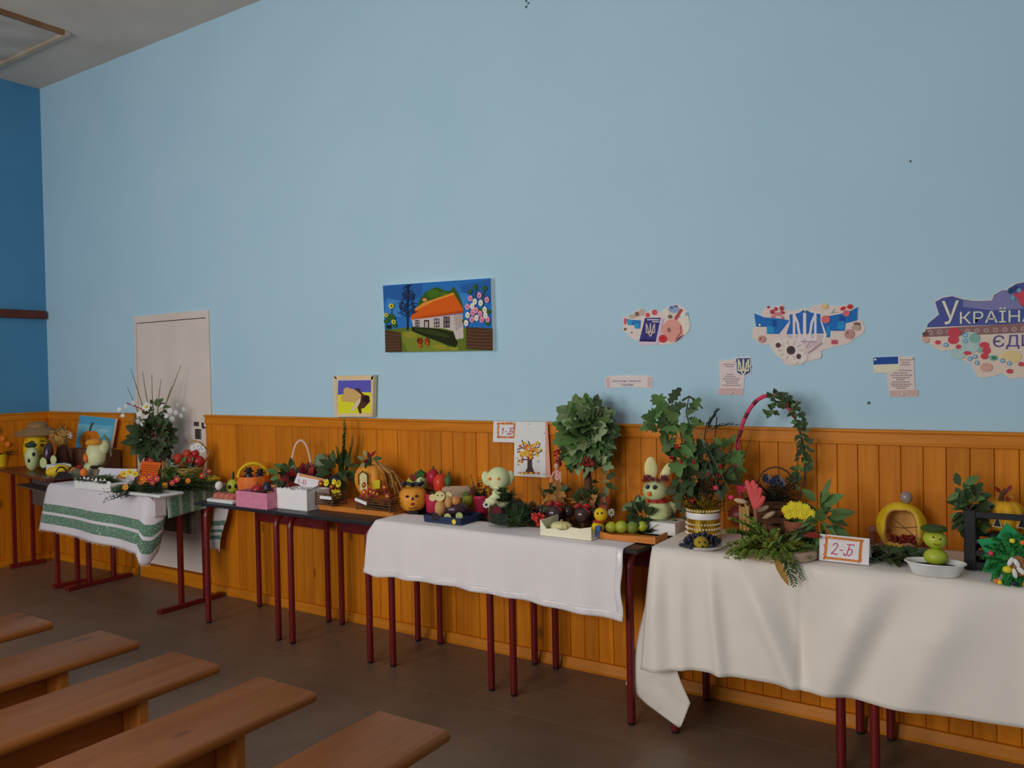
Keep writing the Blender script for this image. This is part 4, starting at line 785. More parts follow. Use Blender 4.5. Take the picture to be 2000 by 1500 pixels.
# pumpkin painting leaning on the wainscot
e, A = art_thing('painting', 'small leaning canvas of an orange pumpkin on sky blue', 'painting', 0, 680, .23, -.08, (820, 840)); e.location.z += A.map(790, 850).z; A.org = Vector(e.location)
q4 = [(680, 572), (980, 600), (935, 850), (640, 845)]; zb_ = e.location.z; pcx = e.location.x
sheet(A, q4, m_white, .02, 'canvas', e); A.poly('4f9cc0', q4).poly('6fb4cc', [(665, 640), (960, 660), (945, 760), (650, 750)], ).poly('8cc0d0', ell2(760, 780, 60, 20), ell2(880, 700, 50, 16)).poly('c8741e', ell2(750, 790, 70, 90), ell2(800, 780, 50, 80)).poly('a85a14', ell2(760, 800, 16, 70), ell2(715, 800, 12, 60)).poly('4a4028', *stroke2([(765, 700), (775, 660), (790, 638)], 16)); A.build('picture', e)
e = empty('cardboard_box', (pcx, -.105, Z1+.003), label='dark brown cardboard box propping up the small pumpkin canvas', cat='box'); MB().cbox((-.27, -.055, 0), (.27, .055, zb_-Z1-.004), .003).build('box_body', mk('cardboard_dark', '6a4a30', '5a3c26', 12, .8), e, smooth=False)
t_ = Thing('cardboard_box', 'small grey cardboard box under the cabbage bird', 'box', 188, 930, Z1+.003, Y=-.3, rot=0, base=.5); t_.part('box_body', MB().cbox((-30, -14, 0), (30, 18, 1), .3), mk('cardboard_grey', '7c7468', '6c6458', 12, .8), smooth=False); ZBIRD = Z1+.003+.075
for v in t_.root.children[0].data.vertices: v.co.z = .072 if v.co.z > .0015 else 0
T = Thing('cabbage_bird', 'pale cabbage bird with orange beak and curved green leaf tail', 'vegetable craft', 188, 912, ZBIRD, Y=-.3, H=60)
b = T.part('body', MB().ell((0, 5, 26), (20, 19, 26)), m_cab); T.part('wing', MB().ell((13, 2, 36), (12, 13, 17), rot=Euler((0, .5, 0)).to_matrix()), m_cab, b); T.part('beak_band', MB().lathe([(15, 0), (17, 4), (12, 9), (1, 10)], 14, (-4, -2, 45)), m_or); T.part('leaf_tail', MB().tube([(6, 2, 50), (18, 2, 60), (27, 3, 48), (30, 4, 20)], [2, 3.5, 3, 1.5], 6), g_grey); T.part('scarf', MB().ell((-20, -2, 20), (5, 6, 9)), m_or2, b)
for x in (-6, 6): T.part('foot', MB().ell((x, -10, 3), (7, 6, 3)), m_blk, b)
# class card and orange sheet
def tent(name, label, ox, oy, k, Y, z, quad, mid, draw):
    e, A = art_thing(name, label, 'card', ox, oy, k, Y, mid); e.location.z = z; A.org = Vector((e.location.x, Y, z)); dz = min(A.map(x, y).z for x, y in quad); A.org.z += dz
    sheet(A, quad, m_white, .0012, 'card_front', e)
    tl, tr, br, bl = [A.map(*q) for q in quad]; bk = [tl+Vector((0, .0012, 0)), tr+Vector((0, .0012, 0)), br+Vector((0, .07, 0)), bl+Vector((0, .07, 0))]
    MB().addf(bk+[p+Vector((0, .0012, 0)) for p in bk], [(3,2,1,0), (4,5,6,7), (0,1,5,4), (1,2,6,5), (2,3,7,6), (3,0,4,7)]).build('card_back', m_white, e, smooth=False)
    draw(A); A.build('print', e); return e
tent('class_card', 'white folded card with small dark class lettering before the cabbage bird', 0, 680, .23, -.40, Z1+.014, [(850, 912), (1162, 915), (1130, 1022), (820, 1015)], (990, 970), lambda A: A.poly('cfccd8', [(852, 914), (1160, 917), (1128, 1020), (822, 1013)]).text('40424e', '9-11 клас', 920, 987, 17, shear=.1, wx=1.2))
e, A = art_thing('paper_sheet', 'orange paper sheet with dark lines of writing leaning by the bouquet', 'paper sheet', 0, 680, .23, -.36, (1260, 1060)); q4 = [(1200, 872), (1368, 885), (1300, 1075), (1165, 1045)]; e.location.z = Z1+.012; A.org = Vector((e.location.x, -.36, e.location.z)); A.org.z += min(A.map(*q).z for q in q4)
sheet(A, q4, m_cardor, .002, 'paper', e); A.poly('d85f20', q4).poly('6e3014', *[r_ for i in range(8) for r_ in stroke2([(1205-i*3, 905+i*18), (1340-i*7, 915+i*18)], 5)]); A.build('print', e)
# big bouquet
T = Thing('bouquet', 'tall bouquet of white daisies, dark leaves and long grass stems before the door', 'bouquet', 300, 925, Z1+.008, Y=-.24)
T.part('vase', MB().lathe([(13, 0), (15, 3), (18, 26), (16, 34), (14, 30)], 18), mk('vase_dark_red', '8c2418', None, 10, .4)); st = MB()
for x, z, x2 in ((-18, 205, -38), (-2, 200, -16), (8, 195, 2), (18, 185, 20), (30, 210, 60), (20, 170, 40), (-30, 170, -46)): st.tube([(0, 0, 20), (x*.5, 2, z*.5), (x2*.7, 3, z*.8), (x2, 3, z)], [1.4, 1.2, .9, .5], 5)
T.part('grass_stem', st, mk('grass_stem_olive', '6c6a44', '57563a', 30, .7)); T.ball([L_ovd, L_mapd], (0, -2, 70), (46, 30, 42), 64, 26); T.ball([L_ovd, L_ov], (8, -2, 112), (20, 18, 40), 26, 17)
for i, (x, z, r) in enumerate(((-10, 132, 10), (-24, 118, 8), (-28, 104, 8), (-18, 100, 8), (34, 122, 8), (46, 118, 8), (56, 112, 7), (38, 106, 8), (62, 124, 7), (20, 132, 6), (-50, 134, 5), (-36, 140, 7), (-62, 128, 6), (-56, 116, 6), (28, 112, 7), (-12, 112, 6), (50, 134, 5))):
    T.part('flower', MB().flower((x, -20, z), r if i == 0 else r*.78, (random.uniform(-.7, .7), -1, random.uniform(0, .8)), 10), [m_wpet, m_ye2 if i == 0 else m_wpet])
T.part('small_twigs', bush((0, -4, 90), (70, 16, 60), 22, 1, 4, 5), g_grey); T.part('berries', berries((0, -26, 72), (34, 8, 24), 14, 2.2), m_dred); T.part('berry_twig', MB().tube([(0, -8, 100), (-20, -14, 128), (-48, -14, 140)], 1.1, 5), m_red)
T = Thing('wooden_figure', 'pale straw and wood post figure beside the orange paper', 'craft', 322, 932, Z1+.008, .03); T.part('post', MB().cbox((-4, -3, 0), (4, 3, 54), 1), m_straw); T.part('cross_piece', MB().cbox((-14, -2, 8), (14, 2, 12), .6), m_straw)
T = Thing('fruit_basket', 'wicker basket heaped with red apples and greens under the white flowers', 'basket', 365, 938, Z1+.010, Y=-.22)
wk = MB()
for i in range(6): wk.tube([((24+i*2.2)*math.cos(a), (20+i*2)*math.sin(a), 3+i*4.2+.8*math.sin(8*a+i*3.14)) for a in [2*math.pi*k/24 for k in range(25)]], 1.8, 5)
T.part('wicker', wk, m_straw); T.part('handle', MB().tube([(30, 0, 22), (46, 2, 52), (30, 3, 72), (8, 3, 78)], 2, 6), m_straw)
for x, z, r in ((-16, 44, 11), (8, 40, 12), (24, 36, 12), (-4, 34, 11), (2, 52, 9), (18, 52, 8)): T.part('apple', MB().ell((x, -8, z), r), m_red if x > 4 else mk('apple_red_orange', 'a83c28', '90301e', 10, .4))
T.ball([L_ovd, L_ov, L_long], (-8, -14, 26), (36, 14, 24), 30, 14); T.part('greens', bush((-14, -18, 10), (44, 12, 36), 90, 1, 8, 6), g_fern)
for x, z in ((22, 66), (30, 60), (14, 64)): T.part('flower', MB().flower((x, -8, z), 8, UPF, 12), [m_wpet, m_wpet])
# front row before the bouquet
T = Thing('white_box', 'low white cardboard box with jagged top edge at the front of the towel', 'box', 182, 956, Z1+.006, rot=0); bz = MB(); zz = [(-72, 0), (72, 0)] + [(72-144*i/18, random.uniform(19, 25) if i % 2 else random.uniform(14, 18)) for i in range(19)]
bz.prism(zz, -2.5, -.3); T.part('front', bz, m_white, smooth=False); T.part('box_body', box_open(MB(), 144, 52, 16), m_white, smooth=False); T.part('grass_filling', bush((0, 26, 12), (58, 18, 20), 120, 1, 8, 6), g_mid); T.part('greens', (lambda mb: [mb.sprig((random.uniform(-66, 66), random.uniform(3, 12), 16), (random.uniform(-.8, .8), -1, .55), random.uniform(12, 20), 7, 6, .7, .5, .5) for _ in range(46)] and mb)(MB()), g_dark)
for px, py, c, r, m, bk, nm, lab in ((178, 934, (0, 0, 16), (16, 14, 16), m_sq, .04, 'gourd', 'pale green gourd standing in the jagged white box'), (198, 935, (0, 0, 11), (10, 10, 11), m_cab, .03, 'gourd', 'small pale gourd behind the front edge of jagged box'), (150, 938, (0, 0, 11), (13, 12, 11), g_grey, .03, 'gourd', 'grey green gourd at the left end of the jagged box'),
        (222, 937, (0, 0, 10), (13, 12, 10), m_sq, .0, 'patty_squash', 'round greenish patty squash right of the jagged white box'), (238, 945, (0, 0, 10), (12, 12, 10), m_onion, .0, 'onion', 'brown onion beside the pink blossoms'), (320, 952, (0, 0, 9), (11, 10, 9), m_or, .0, 'mandarin', 'small orange mandarin at the front of the towel'),
        (390, 944, (0, 0, 10), (9, 9, 10), m_or2, .02, 'mandarin', 'orange mandarin next to the fruit basket'), (413, 946, (0, 0, 8), (19, 9, 8), m_ye, .04, 'pepper', 'long yellow pepper lying at the end of the runner'), (404, 924, (0, 0, 9), (9, 9, 9), mk('plum_red', '8c2038', None, 10, .35), .08, 'plum', 'dark red plum at the runner end'), (262, 942, (0, 0, 9), (9, 9, 12), m_pot, .0, 'potato', 'small tan potato in front of the white card'), (428, 958, (0, 0, 8), (8, 8, 9), m_wpet, .03, 'paper_ball', 'crumpled white paper scrap at the runner corner')):
    simple(nm, lab, 'vegetable' if nm != 'paper_ball' else 'paper', px, py, Z1+.008, c, r, m, bk, (1, 3, 1) if nm != 'paper_ball' else None, lump=.02 if nm == 'paper_ball' else 0)
T = Thing('tray', 'flat white tray with fruit and greens between jagged box and runner', 'tray', 262, 968, Z1+.006, rot=0); T.part('tray_base', MB().cbox((-90, 0, 0), (90, 60, 6), 2), m_wpl); T.part('greens', bush((0, 24, 6), (80, 24, 26), 150, 1, 10, 7), g_dark)
T = Thing('flower_garland', 'low garland of evergreen twigs with orange, pink and yellow blossoms along the front', 'garland', 300, 962, Z1+.012, .05); gc = MB()
for k in range(9): gc.ell((-70+k*24, 4, 8), (11, 8, 6+2*math.sin(k*2)), 7, 5, lump=.3)
T.part('greens_core', gc, g_dark); T.part('greens', bush((20, 4, 2), (110, 20, 30), 240, 1, 10, 7), g_dark); T.part('moss', bush((50, 2, 8), (80, 20, 40), 110, 1, 10, 6), g_fern)
for x, z, r, m in ((-8, 30, 9, m_hpink), (6, 26, 9, m_hpink), (-2, 18, 8, m_hpink), (46, 22, 9, m_hpink), (36, 16, 8, m_hpink), (-56, 40, 9, m_ye2), (-44, 42, 9, m_ye2), (-34, 38, 8, m_ye2), (-20, 26, 10, m_or2), (-24, 16, 9, m_or2), (-54, 14, 9, m_or), (22, 12, 9, m_or), (68, 18, 8, m_or2), (96, 26, 9, m_red), (110, 34, 8, m_red)):
    T.part('flower', MB().flower((x, -16, z), r*.8, UPF, 9), [m, m_ye if m is not m_ye2 else m_or])
# ================================================================= second desks
T = Thing('white_tray', 'low white tray with pinkish sliced roll at the black desk corner', 'tray', 428, 983, Z2, rot=0); T.part('tray_base', MB().cbox((-42, 0, 0), (42, 36, 7), 1.5), m_wpl)
for i in range(4): T.part('slice', MB().ell((-22+i*18, 16, 12), (9, 13, 7)), mk('roll_pink', 'b06a58', '9c4a40', 30, .6))
T = Thing('ringed_eye_pepper', 'yellow green pepper with black ring eyes and dark stem', 'vegetable craft', 455, 966, Z2, .06); b = T.part('body', MB().ell((0, 0, 14), (13, 12, 14)), m_gr); eyes(T, b, [(-6, -11, 14), (6, -11, 15)], 4); T.part('stem', MB().tube([(1, 0, 26), (2, 0, 42)], [3, 2], 6), m_blk, b)
T = Thing('pink_box', 'open pink textured paper box at the front of the black desk', 'box', 491, 992, Z2, rot=0); T.part('box_body', box_open(MB(), 97, 66, 31, 2), m_pink, smooth=False); T.part('filling', bush((0, 34, 20), (34, 18, 14), 40, 1, 8, 4), m_brn)
simple('tomato', 'red tomato in the pink box', 'tomato', 503, 978, Z2+.02, (0, 0, 18), (12, 12, 12), m_red, .05, (0, 3, 1))
T = Thing('pumpkin_basket', 'orange pumpkin basket with yellow arched handle behind the pink box', 'pumpkin', 495, 969, Z2, .09); b = T.part('bowl', MB().lathe([(18, 0), (30, 8), (33, 24), (30, 36), (26, 36), (26, 14)], 30, lobes=9, amp=.08), m_or2)
T.part('handle', MB().tube([(29*math.cos(a), 0, 34+26*math.sin(a)) for a in [R(k) for k in range(0, 181, 15)]], 3.2, 7), m_ye)
for x, z in ((-8, 46), (14, 42)):
    f = T.part('plum_figure', MB().ell((x, -8, z-12), (8, 8, 12)), m_plum); T.part('hat', MB().lathe([(10, 0), (10, 2), (6, 2.5), (6, 8), (1, 8.5)], 12, (x, -8, z-1)), m_blk, f)
T = Thing('eggplant_figure', 'small dark eggplant figure with a hat in the pink box', 'vegetable craft', 522, 980, Z2+.02, .05); b = T.part('body', MB().ell((0, 0, 20), (9, 9, 18)), m_plum); T.part('collar', MB().lathe([(11, 0), (12, 3), (8, 5)], 12, (0, 0, 14)), m_onion, b)
T = Thing('white_box', 'white paper covered box with frayed top edge on the black desk', 'box', 571, 995, Z2, rot=0); bz = MB(); bz.prism([(-44, 0), (44, 0)] + [(44-88*i/18, 40+random.uniform(-2, 2.5)) for i in range(19)], -1, 1); T.part('paper_front', bz, m_white, smooth=False); T.part('box_body', box_open(MB(), 87, 62, 37, 2), m_foam, smooth=False); T.part('tissue', bush((0, 31, 28), (32, 16, 16), 26, 1, 11, 3, .9), m_white)
T = Thing('eggplant', 'glossy dark eggplant leaning in the white box', 'eggplant', 566, 972, Z2+.02, .06); b = T.part('body', MB().ell((0, 0, 34), (17, 16, 26), rot=Euler((0, -.35, 0)).to_matrix()), m_eggp); T.part('stem_cap', MB().lathe([(9, 0), (7, 6), (2, 9)], 8, (-10, 0, 56)), g_dark, b)
simple('tomato', 'orange red tomato at the left corner of the white box', 'tomato', 540, 970, Z2+.02, (0, 0, 18), (11, 11, 12), m_onion, .05, (0, 3, 1))
e, A = art_thing('class_card', 'tilted white card with orange border and pink lettering over the white box', 'card', 380, 780, .21, -.33, (1060, 770)); q4 = [(960, 685), (1210, 742), (1180, 790), (1075, 830), (925, 775)]
sheet(A, q4, m_white, .0015, 'card_paper', e); A.poly('dcd2d6', q4).poly('cf8a4e', [(975, 690), (1205, 742), (1195, 758), (965, 712)]).text('b8406a', '1-В', 950, 775, 42, slope=.25, shear=.2); A.build('print', e)
T = Thing('handled_basket', 'basket with tall white arched handle, red leaves and dried flowers', 'basket', 590, 972, Z2, Y=-.17)
wk = MB()
for i in range(6): wk.tube([((22+i)*math.cos(a), (18+i)*math.sin(a), 2+i*4+.7*math.sin(8*a+i*3.14)) for a in [2*math.pi*k/24 for k in range(25)]], 1.7, 5)
T.part('wicker', wk, m_straw); T.part('handle', MB().tube([(20*math.cos(a), 0, 30+82*math.sin(a)**.8 if math.sin(a) > 0 else 30) for a in [R(k) for k in range(0, 181, 12)]], 2.2, 7), mk('handle_pale_pink', 'd0b4a4', 'c4a292', 20, .5))
T.ball([L_mapr, L_ovr], (8, -8, 36), (52, 18, 26), 64, 20); T.ball([L_ovd, L_ov], (-24, -6, 44), (36, 14, 22), 18, 22); T.part('dark_foliage', bush((20, -4, 20), (60, 16, 40), 60, 1, 9, 6), g_ever)
for x, z in ((-16, 58), (-8, 50), (2, 54)): T.part('dried_flower', MB().flower((x, -10, z), 9, UPF, 10), [g_grey, m_brn])
hy = T.part('hydrangea', MB().ell((40, -2, 66), (16, 14, 18), 12, 8, lump=.12), g_grey)
for k in range(24): T.part('floret', MB().flower((40+15*math.cos(k*2.4)*math.sqrt((k+.5)/24), -14+6*((k+.5)/24), 66+17*math.sin(k*2.4)*math.sqrt((k+.5)/24)), 4.2, UPF, 4, wdt=.8), [g_grey, g_pale], hy)
T.part('small_flowers', berries((28, -20, 24), (14, 4, 12), 8, 3), m_or2)
T = Thing('green_spike_plant', 'tall green amaranth spikes with broad dark leaves on the black desk', 'plant', 668, 968, Z2, Y=-.14); sp = MB()
for x0, z0, x1, z1, r in ((0, 30, 10, 150, 5), (4, 30, 26, 118, 3), (0, 30, -8, 100, 3)):
    d_ = Vector((x1-x0, 0, z1-z0))
    for q in range(3): sp.sprig((x0+q*2-2, q-2, z0), d_, d_.length*(1-.06*q), 9 if r > 4 else 6, 34, .75, 1.2, 0)
T.part('spike', sp, g_fern); T.ball([L_ovd, L_ovd, L_ov], (-6, -6, 50), (32, 14, 26), 26, 26); T.part('stem', MB().tube([(0, 0, 0), (0, 0, 60)], 2, 6), g_dark); T.part('dark_bloom', MB().ell((-12, -16, 34), (14, 8, 9), lump=.1), m_plum)
T = Thing('yard_board', 'orange wooden board carrying the pumpkin hut and twig fences', 'board', 690, 1003, Z2, rot=0); T.part('board', MB().cbox((-98, 0, 0), (104, 96, 10), 1), m_ob, smooth=False); ZB = Z2+10*T.s
for nm, px, py, w_, d_, lab in (('twig_fence', 632, 990, 46, 40, 'small twig fence with white label strip and yellow flowers'), ('twig_fence', 728, 1000, 88, 46, 'twig fence with white label strip before the pumpkin hut')):
    T = Thing(nm, lab, 'fence', px, py, ZB, .012, rot=0)
    for x in (-w_/2, w_/2):
        for y in (2, d_): T.part('post', MB().tube([(x, y, 0), (x, y, 28)], 1.6, 6), m_brn)
    for i in range(5):
        T.part('twig', MB().tube([(-w_/2-3, 2, 4+i*5), (0, 2+(-1)**i, 4.6+i*5), (w_/2+3, 2, 4+i*5)], 1.4, 5), m_brn); T.part('twig', MB().tube([(w_/2, 0, 4+i*5), (w_/2+(-1)**i, d_/2, 4.6+i*5), (w_/2, d_+2, 4+i*5)], 1.4, 5), m_brn)
    lx = 8 if w_ < 60 else -30; T.part('label_strip', MB().box((lx-16, -2.2, 15), (lx+16, -.6, 21), rot=Euler((0, .0 if w_ < 60 else .22, 0)).to_matrix()), m_white, smooth=False); T.part('greenery', bush((0, d_*.6, 2), (w_*.6, d_*.4, 30), 34, 1, 7, 5), g_ever)
    for k in range(7): T.part('flower', MB().flower((random.uniform(-w_/2, w_/2), random.uniform(4, d_*.6), random.uniform(30, 52)), random.uniform(6, 9), UPF, 9), [random.choice((m_red, m_dred) if w_ > 60 else (m_red, m_ye2, m_ye2, m_dred)), m_ye])
T = Thing('yellow_flower', 'single yellow bloom hanging by the small twig fence', 'flower', 657, 984, ZB, .02); T.part('bloom', MB().flower((0, 0, 18), 11, UPF, 12), [m_ye2, m_gr]); T.part('stem', MB().tube([(0, 1, 0), (0, 1, 16)], 1.2, 5), g_mid)
T = Thing('pumpkin_hut', 'orange pumpkin hut with small door and yellow window under a straw roof', 'pumpkin', 726, 972, ZB, Y=-.2)
b = T.part('pumpkin', pump(MB(), (0, 0, 6), 33, 62, 10, .1), m_or); T.part('straw_roof', (lambda mb: [mb.tube([(4+3*math.sin(k), random.uniform(-6, 10), 74), (14+k*.9+random.uniform(-5, 5), random.uniform(-30, 26), 50), (22+k*1.3+random.uniform(-6, 6), random.uniform(-30, 26), 4+random.uniform(0, 26))], 1.3, 4) for k in range(34)] and mb)(MB()), m_straw)
d_ = T.part('door', MB().prism([(-8, 0), (6, 0), (6, 18), (2, 23), (-4, 23), (-8, 18)], -33, -28), m_cream, b); [v for v in ()]; d_.location = (-14*T.sc[0], 1*T.sc[1], 30*T.sc[2]); T.part('door_frame', MB().tube([(-24, -31, 30), (-24, -31, 50), (-16, -32, 56), (-7, -33, 50), (-7, -33, 30)], 1.4, 5), m_brn, b)
T.part('window', MB().box((3, -35, 22), (16, -29, 38)), m_ye2, b, smooth=False); T.ball([L_ovp, L_ovr, L_oakd], (-2, -4, 74), (16, 10, 14), 12, 15); T.ball([L_mapr, L_ovr], (10, -30, 6), (50, 8, 10), 18, 15); T.part('chimney', MB().tube([(-4, 0, 66), (-2, 0, 84)], [5, 4], 7), g_dark)
# ================================================================= third desks
ZC = Z3+.0055
T = Thing('smiling_pumpkin', 'round orange pumpkin with a drawn face and dark plum hair', 'pumpkin', 807, 1003, ZC, .06); b = T.part('pumpkin', pump(MB(), (0, 0, 0), 29, 51, 9, .05), m_or)
for x in (-9, 9): T.part('eye', MB().ell((x-2, -27, 34), (3.4, 2, 2.4), 8, 6), m_blk, b)
T.part('nose', MB().prism([(-3, 27), (1, 27), (-1, 34)], -31, -28), m_blk, b); T.part('mouth', MB().ell((-1, -29, 19), (4, 2, 3), 8, 6), mk('mouth_red', '8c3020', None), b); T.part('cheek_line', MB().tube([(-8, -28, 12), (-1, -29, 11), (7, -28, 13)], .8, 4), m_blk, b); T.part('foot_patch', MB().prism([(-10, 0), (10, 0), (8, 5), (-8, 5)], -25, -10), m_blk, b, smooth=False)
for k in range(9): T.part('plum_hair', MB().ell((-18+k*4.6, random.uniform(-12, 6), 51+random.uniform(0, 5)), (5, 4, 4)), m_plum)
T = Thing('pepper_basket', 'low basket of mixed peppers and tomatoes behind the pumpkin face', 'basket', 838, 985, ZC, Y=-.125); T.part('basket', MB().lathe([(34, 0), (40, 4), (46, 24), (44, 26), (36, 8)], 20, sy=.6), m_brn); ZS = ZC+20*T.s
for px, py, c, r, m, nm, lab in ((803, 962, (0, 0, 15), (10, 10, 15), m_gr, 'pepper', 'yellow green pepper above the pumpkin face'), (822, 962, (0, 0, 20), (15, 13, 20), m_sq, 'pepper', 'pale green stuffed pepper with dark leafy cap in the basket'), (846, 962, (0, 0, 30), (13, 12, 16), mk('pepper_crimson', '9c2034', '841828', 10, .3), 'pepper', 'crimson red pepper in the basket'), (860, 962, (0, 0, 20), (14, 13, 17), mk('tomato_scarlet', 'c03a22', 'ab2e1a', 10, .3), 'tomato', 'scarlet tomato at the right of pepper basket'), (876, 962, (0, 0, 24), (9, 9, 10), g_mid, 'pepper', 'small dark green pepper right of the scarlet tomato')):
    t_ = Thing(nm, lab, 'vegetable', px, py, ZS, Y=-.14); bb = t_.part('body', MB().lathe([(2, 0)]+[(r[0]*math.sin(math.pi*k/9), r[2]*(1-math.cos(math.pi*k/9))) for k in range(1, 9)]+[(1, 2*r[2])], 16, (0, 0, c[2]-r[2]), 4 if nm == 'pepper' else 0, .12), m); t_.part('stem', MB().tube([(0, 0, c[2]+r[2]-2), (2, 0, c[2]+r[2]+6)], 1.8, 6), g_dark, bb)
    if m is m_sq: t_.part('leaf_cap', MB().lathe([(14, 0), (15, 3), (10, 10), (2, 14)], 12, (0, 0, 30), 6, .2), mk('cap_green', '2f5a2c', None, 20, .5), bb)
T.ball([L_mapr, L_ovr], (-4, -6, 44), (44, 12, 20), 16, 14)
T = Thing('snail_board', 'pale birch slice with bark edge behind the vegetable monkey', 'wood slice', 892, 985, ZC, Y=-.12); T.part('slice', MB().cbox((-28, -4, 14), (30, 4, 36), 4), m_slice); T.part('rest', MB().cbox((-20, -6, 0), (22, 6, 15), 2), m_brn)
for px, py, w0, h_, lab in ((848, 1004, 17, 36, 'crimson red pot partly hidden behind the vegetable monkey'), (940, 1012, 14, 42, 'crimson red pot beside the leafy aquarium')):
    T = Thing('red_pot', lab, 'pot', px, py, ZC, .07 if px < 900 else .04); T.part('pot', MB().lathe([(w0*.85, 0), (w0*.9, 1), (w0, h_-6), (w0*1.06, h_-5), (w0*1.06, h_), (w0*.9, h_), (w0*.85, h_-6)], 20), m_crim)
    if px > 900: T.part('foliage', bush((0, 0, h_-4), (26, 12, 50), 22, 1, 8, 6), g_dark); T.part('sprig', MB().sprig((-10, 0, h_-6), (-.15, 0, 1), 56, 11, 9, .5, 1), g_mid); T.ball([L_longt, L_ovr], (6, -4, h_+8), (22, 8, 14), 8, 16)
    else: T.part('foliage', bush((0, 0, h_-4), (24, 10, 14), 14, 1, 7, 5), g_dark)
T = Thing('blue_tray', 'dark navy cardboard tray holding the vegetable monkey', 'tray', 868, 1023, ZC, rot=0); T.part('tray_base', MB().cbox((-52, 0, 0), (40, 74, 6), 1), m_navy, smooth=False)
for a, b_ in (((-52, 0, 6), (40, 3, 13)), ((37, 3, 6), (40, 74, 13)), ((-52, 3, 6), (-49, 74, 13)), ((-52, 71, 6), (40, 74, 13))): T.part('rim', MB().box(a, b_), m_navy, smooth=False)
T.part('label_sticker', MB().disc((24, -.4, 6), 5, (0, -1, 0), 10, 1), m_ye2); ZT = ZC+6.5*T.s
T = Thing('potato_monkey', 'potato monkey with cream slice face and big slice ears in the navy tray', 'vegetable craft', 861, 1010, ZT, .02); b = T.part('body', MB().ell((0, 0, 16), (12, 11, 18)), m_pot); h = T.part('head', MB().ell((-1, -2, 40), (11, 9, 11)), m_pot, b); T.part('face_slice', MB().disc((-1, -11, 41), 9.5, (0, -1, .05), 16, 2), m_cream, b)
for x, z in ((-15, 38), (15, 41)): T.part('ear', MB().disc((x, -4, z), 7, (0, -1, .05), 14, 4), m_cream, b)
eyes(T, h, [(-5, -12.5, 43), (3, -12.5, 43)], 1.3, th=.8); T.part('arm', MB().ell((18, -4, 24), (8, 6, 11), rot=Euler((0, -.5, 0)).to_matrix()), m_pot, b)
T = Thing('eggplant_car', 'purple eggplant car with pale zucchini slice wheels in the navy tray', 'vegetable craft', 893, 1014, ZT, .02); b = T.part('body', MB().ell((0, 6, 16), (24, 13, 14)), m_eggp)
for x, z in ((-42, 7), (-19, 5), (4, 6)): T.part('wheel', MB().disc((x, -8, z), 7, (0, -1, .12), 14, 4), m_cutg if x > -30 else m_choc, b)
T.part('onion_driver', MB().ell((-2, 4, 34), (10, 9, 9)), m_onion, b); T.part('potato_driver', MB().ell((-16, 2, 32), (8, 8, 12)), m_pot, b)
T = Thing('green_pear', 'bright green pear figure at the right end of the navy tray', 'vegetable craft', 914, 1004, ZT, .04); b = T.part('body', MB().ell((0, 0, 24), (11, 10, 13)), m_gr); T.part('leaf_hat', MB().lathe([(9, 0), (7, 4), (2, 7)], 10, (-2, 0, 35)), g_mid, b); T.part('stalk_leg', MB().tube([(0, 0, 0), (0, 0, 13)], 3, 6), m_eggp, b)
T = Thing('aquarium', 'glass tank filled with dark evergreen beneath the cabbage elephant', 'glass tank', 972, 1030, ZC, .0, rot=0); gl = box_open(MB(), 46, 58, 62, 1.2); T.part('glass', gl, m_glass, smooth=False); T.part('evergreen_core', MB().ell((-1, 17, 27), (20, 14, 26), 12, 8, lump=.1).ell((2, 40, 26), (19, 15, 24), 12, 8, lump=.1), g_ever); T.part('evergreen', bush((-2, 12, 3), (21, 10, 52), 170, 1, 9, 7), g_ever); ZG = ZC+50*T.s
T = Thing('cabbage_elephant', 'pale cabbage elephant with round ears and orange eyes above glass tank', 'vegetable craft', 972, 985, ZG, .06); b = T.part('body', MB().ell((10, 6, 8), (15, 13, 20)), m_cab); h = T.part('head', MB().ell((2, 0, 46), (23, 20, 23)), m_cab)
for x in (-21, 24): T.part('ear', MB().ell((x, 4, 46), (9, 6, 15), rot=Euler((0, .25 if x > 0 else -.25, 0)).to_matrix()), m_cab, h)
T.part('trunk', MB().tube([(2, -14, 30), (-2, -20, 14), (-12, -22, 6), (-22, -20, 3)], [10, 10, 9, 7], 10), m_cab, h)
for x in (-14, 3): T.part('eye', MB().ell((x, -19 if x > 0 else -16, 48), (3.2, 2, 3), 8, 6), m_or2, h)
T.part('parsley', bush((14, -20, 4), (22, 10, 34), 60, 1, 9, 7), g_dark); T.part('parsley', bush((8, -24, 24), (14, 4, 12), 24, 1, 7, 5), g_mid); T.part('daisy', MB().flower((-22, -26, 0), 8, UPF, 8), [m_wpet, m_blk]); T.part('red_scarf', MB().prism([(-12, -18), (8, -18), (4, -6), (-6, -4)], -22, -19), m_dred)
T = Thing('evergreen_box', 'dense dark green parsley and spruce mound beside the glass tank', 'greens', 1012, 1031, ZC, .03); T.part('greens_core', MB().ell((0, 12, 24), (24, 18, 26), 12, 8, lump=.15), g_ever); T.part('greens', bush((0, 10, 0), (32, 24, 66), 170, 1, 10, 8), g_dark); T.part('twig_base', MB().cbox((-22, -2, 0), (22, 26, 8), 2), m_brn)
for px, py, bk, lab in ((1040, 1016, .05, 'brown pine cone standing at the left of the cut white box'), (1048, 990, .16, 'brown pine cone in the greens behind the white box')):
    T = Thing('pine_cone', lab, 'pine cone', px, py, ZC, bk); b = T.part('core', MB().ell((0, 0, 17), (9, 9, 16)), m_brn)
    for k in range(36):
        z = 3+29*k/36; a = k*2.4; r = 12*math.sin(math.pi*(.15+.8*k/36)); T.part('scale', MB().ell((r*math.cos(a), r*math.sin(a), z), (3.4, 3.4, 1.8), 6, 4, rot=Euler((0, 0, a)).to_matrix()), m_mush, b)
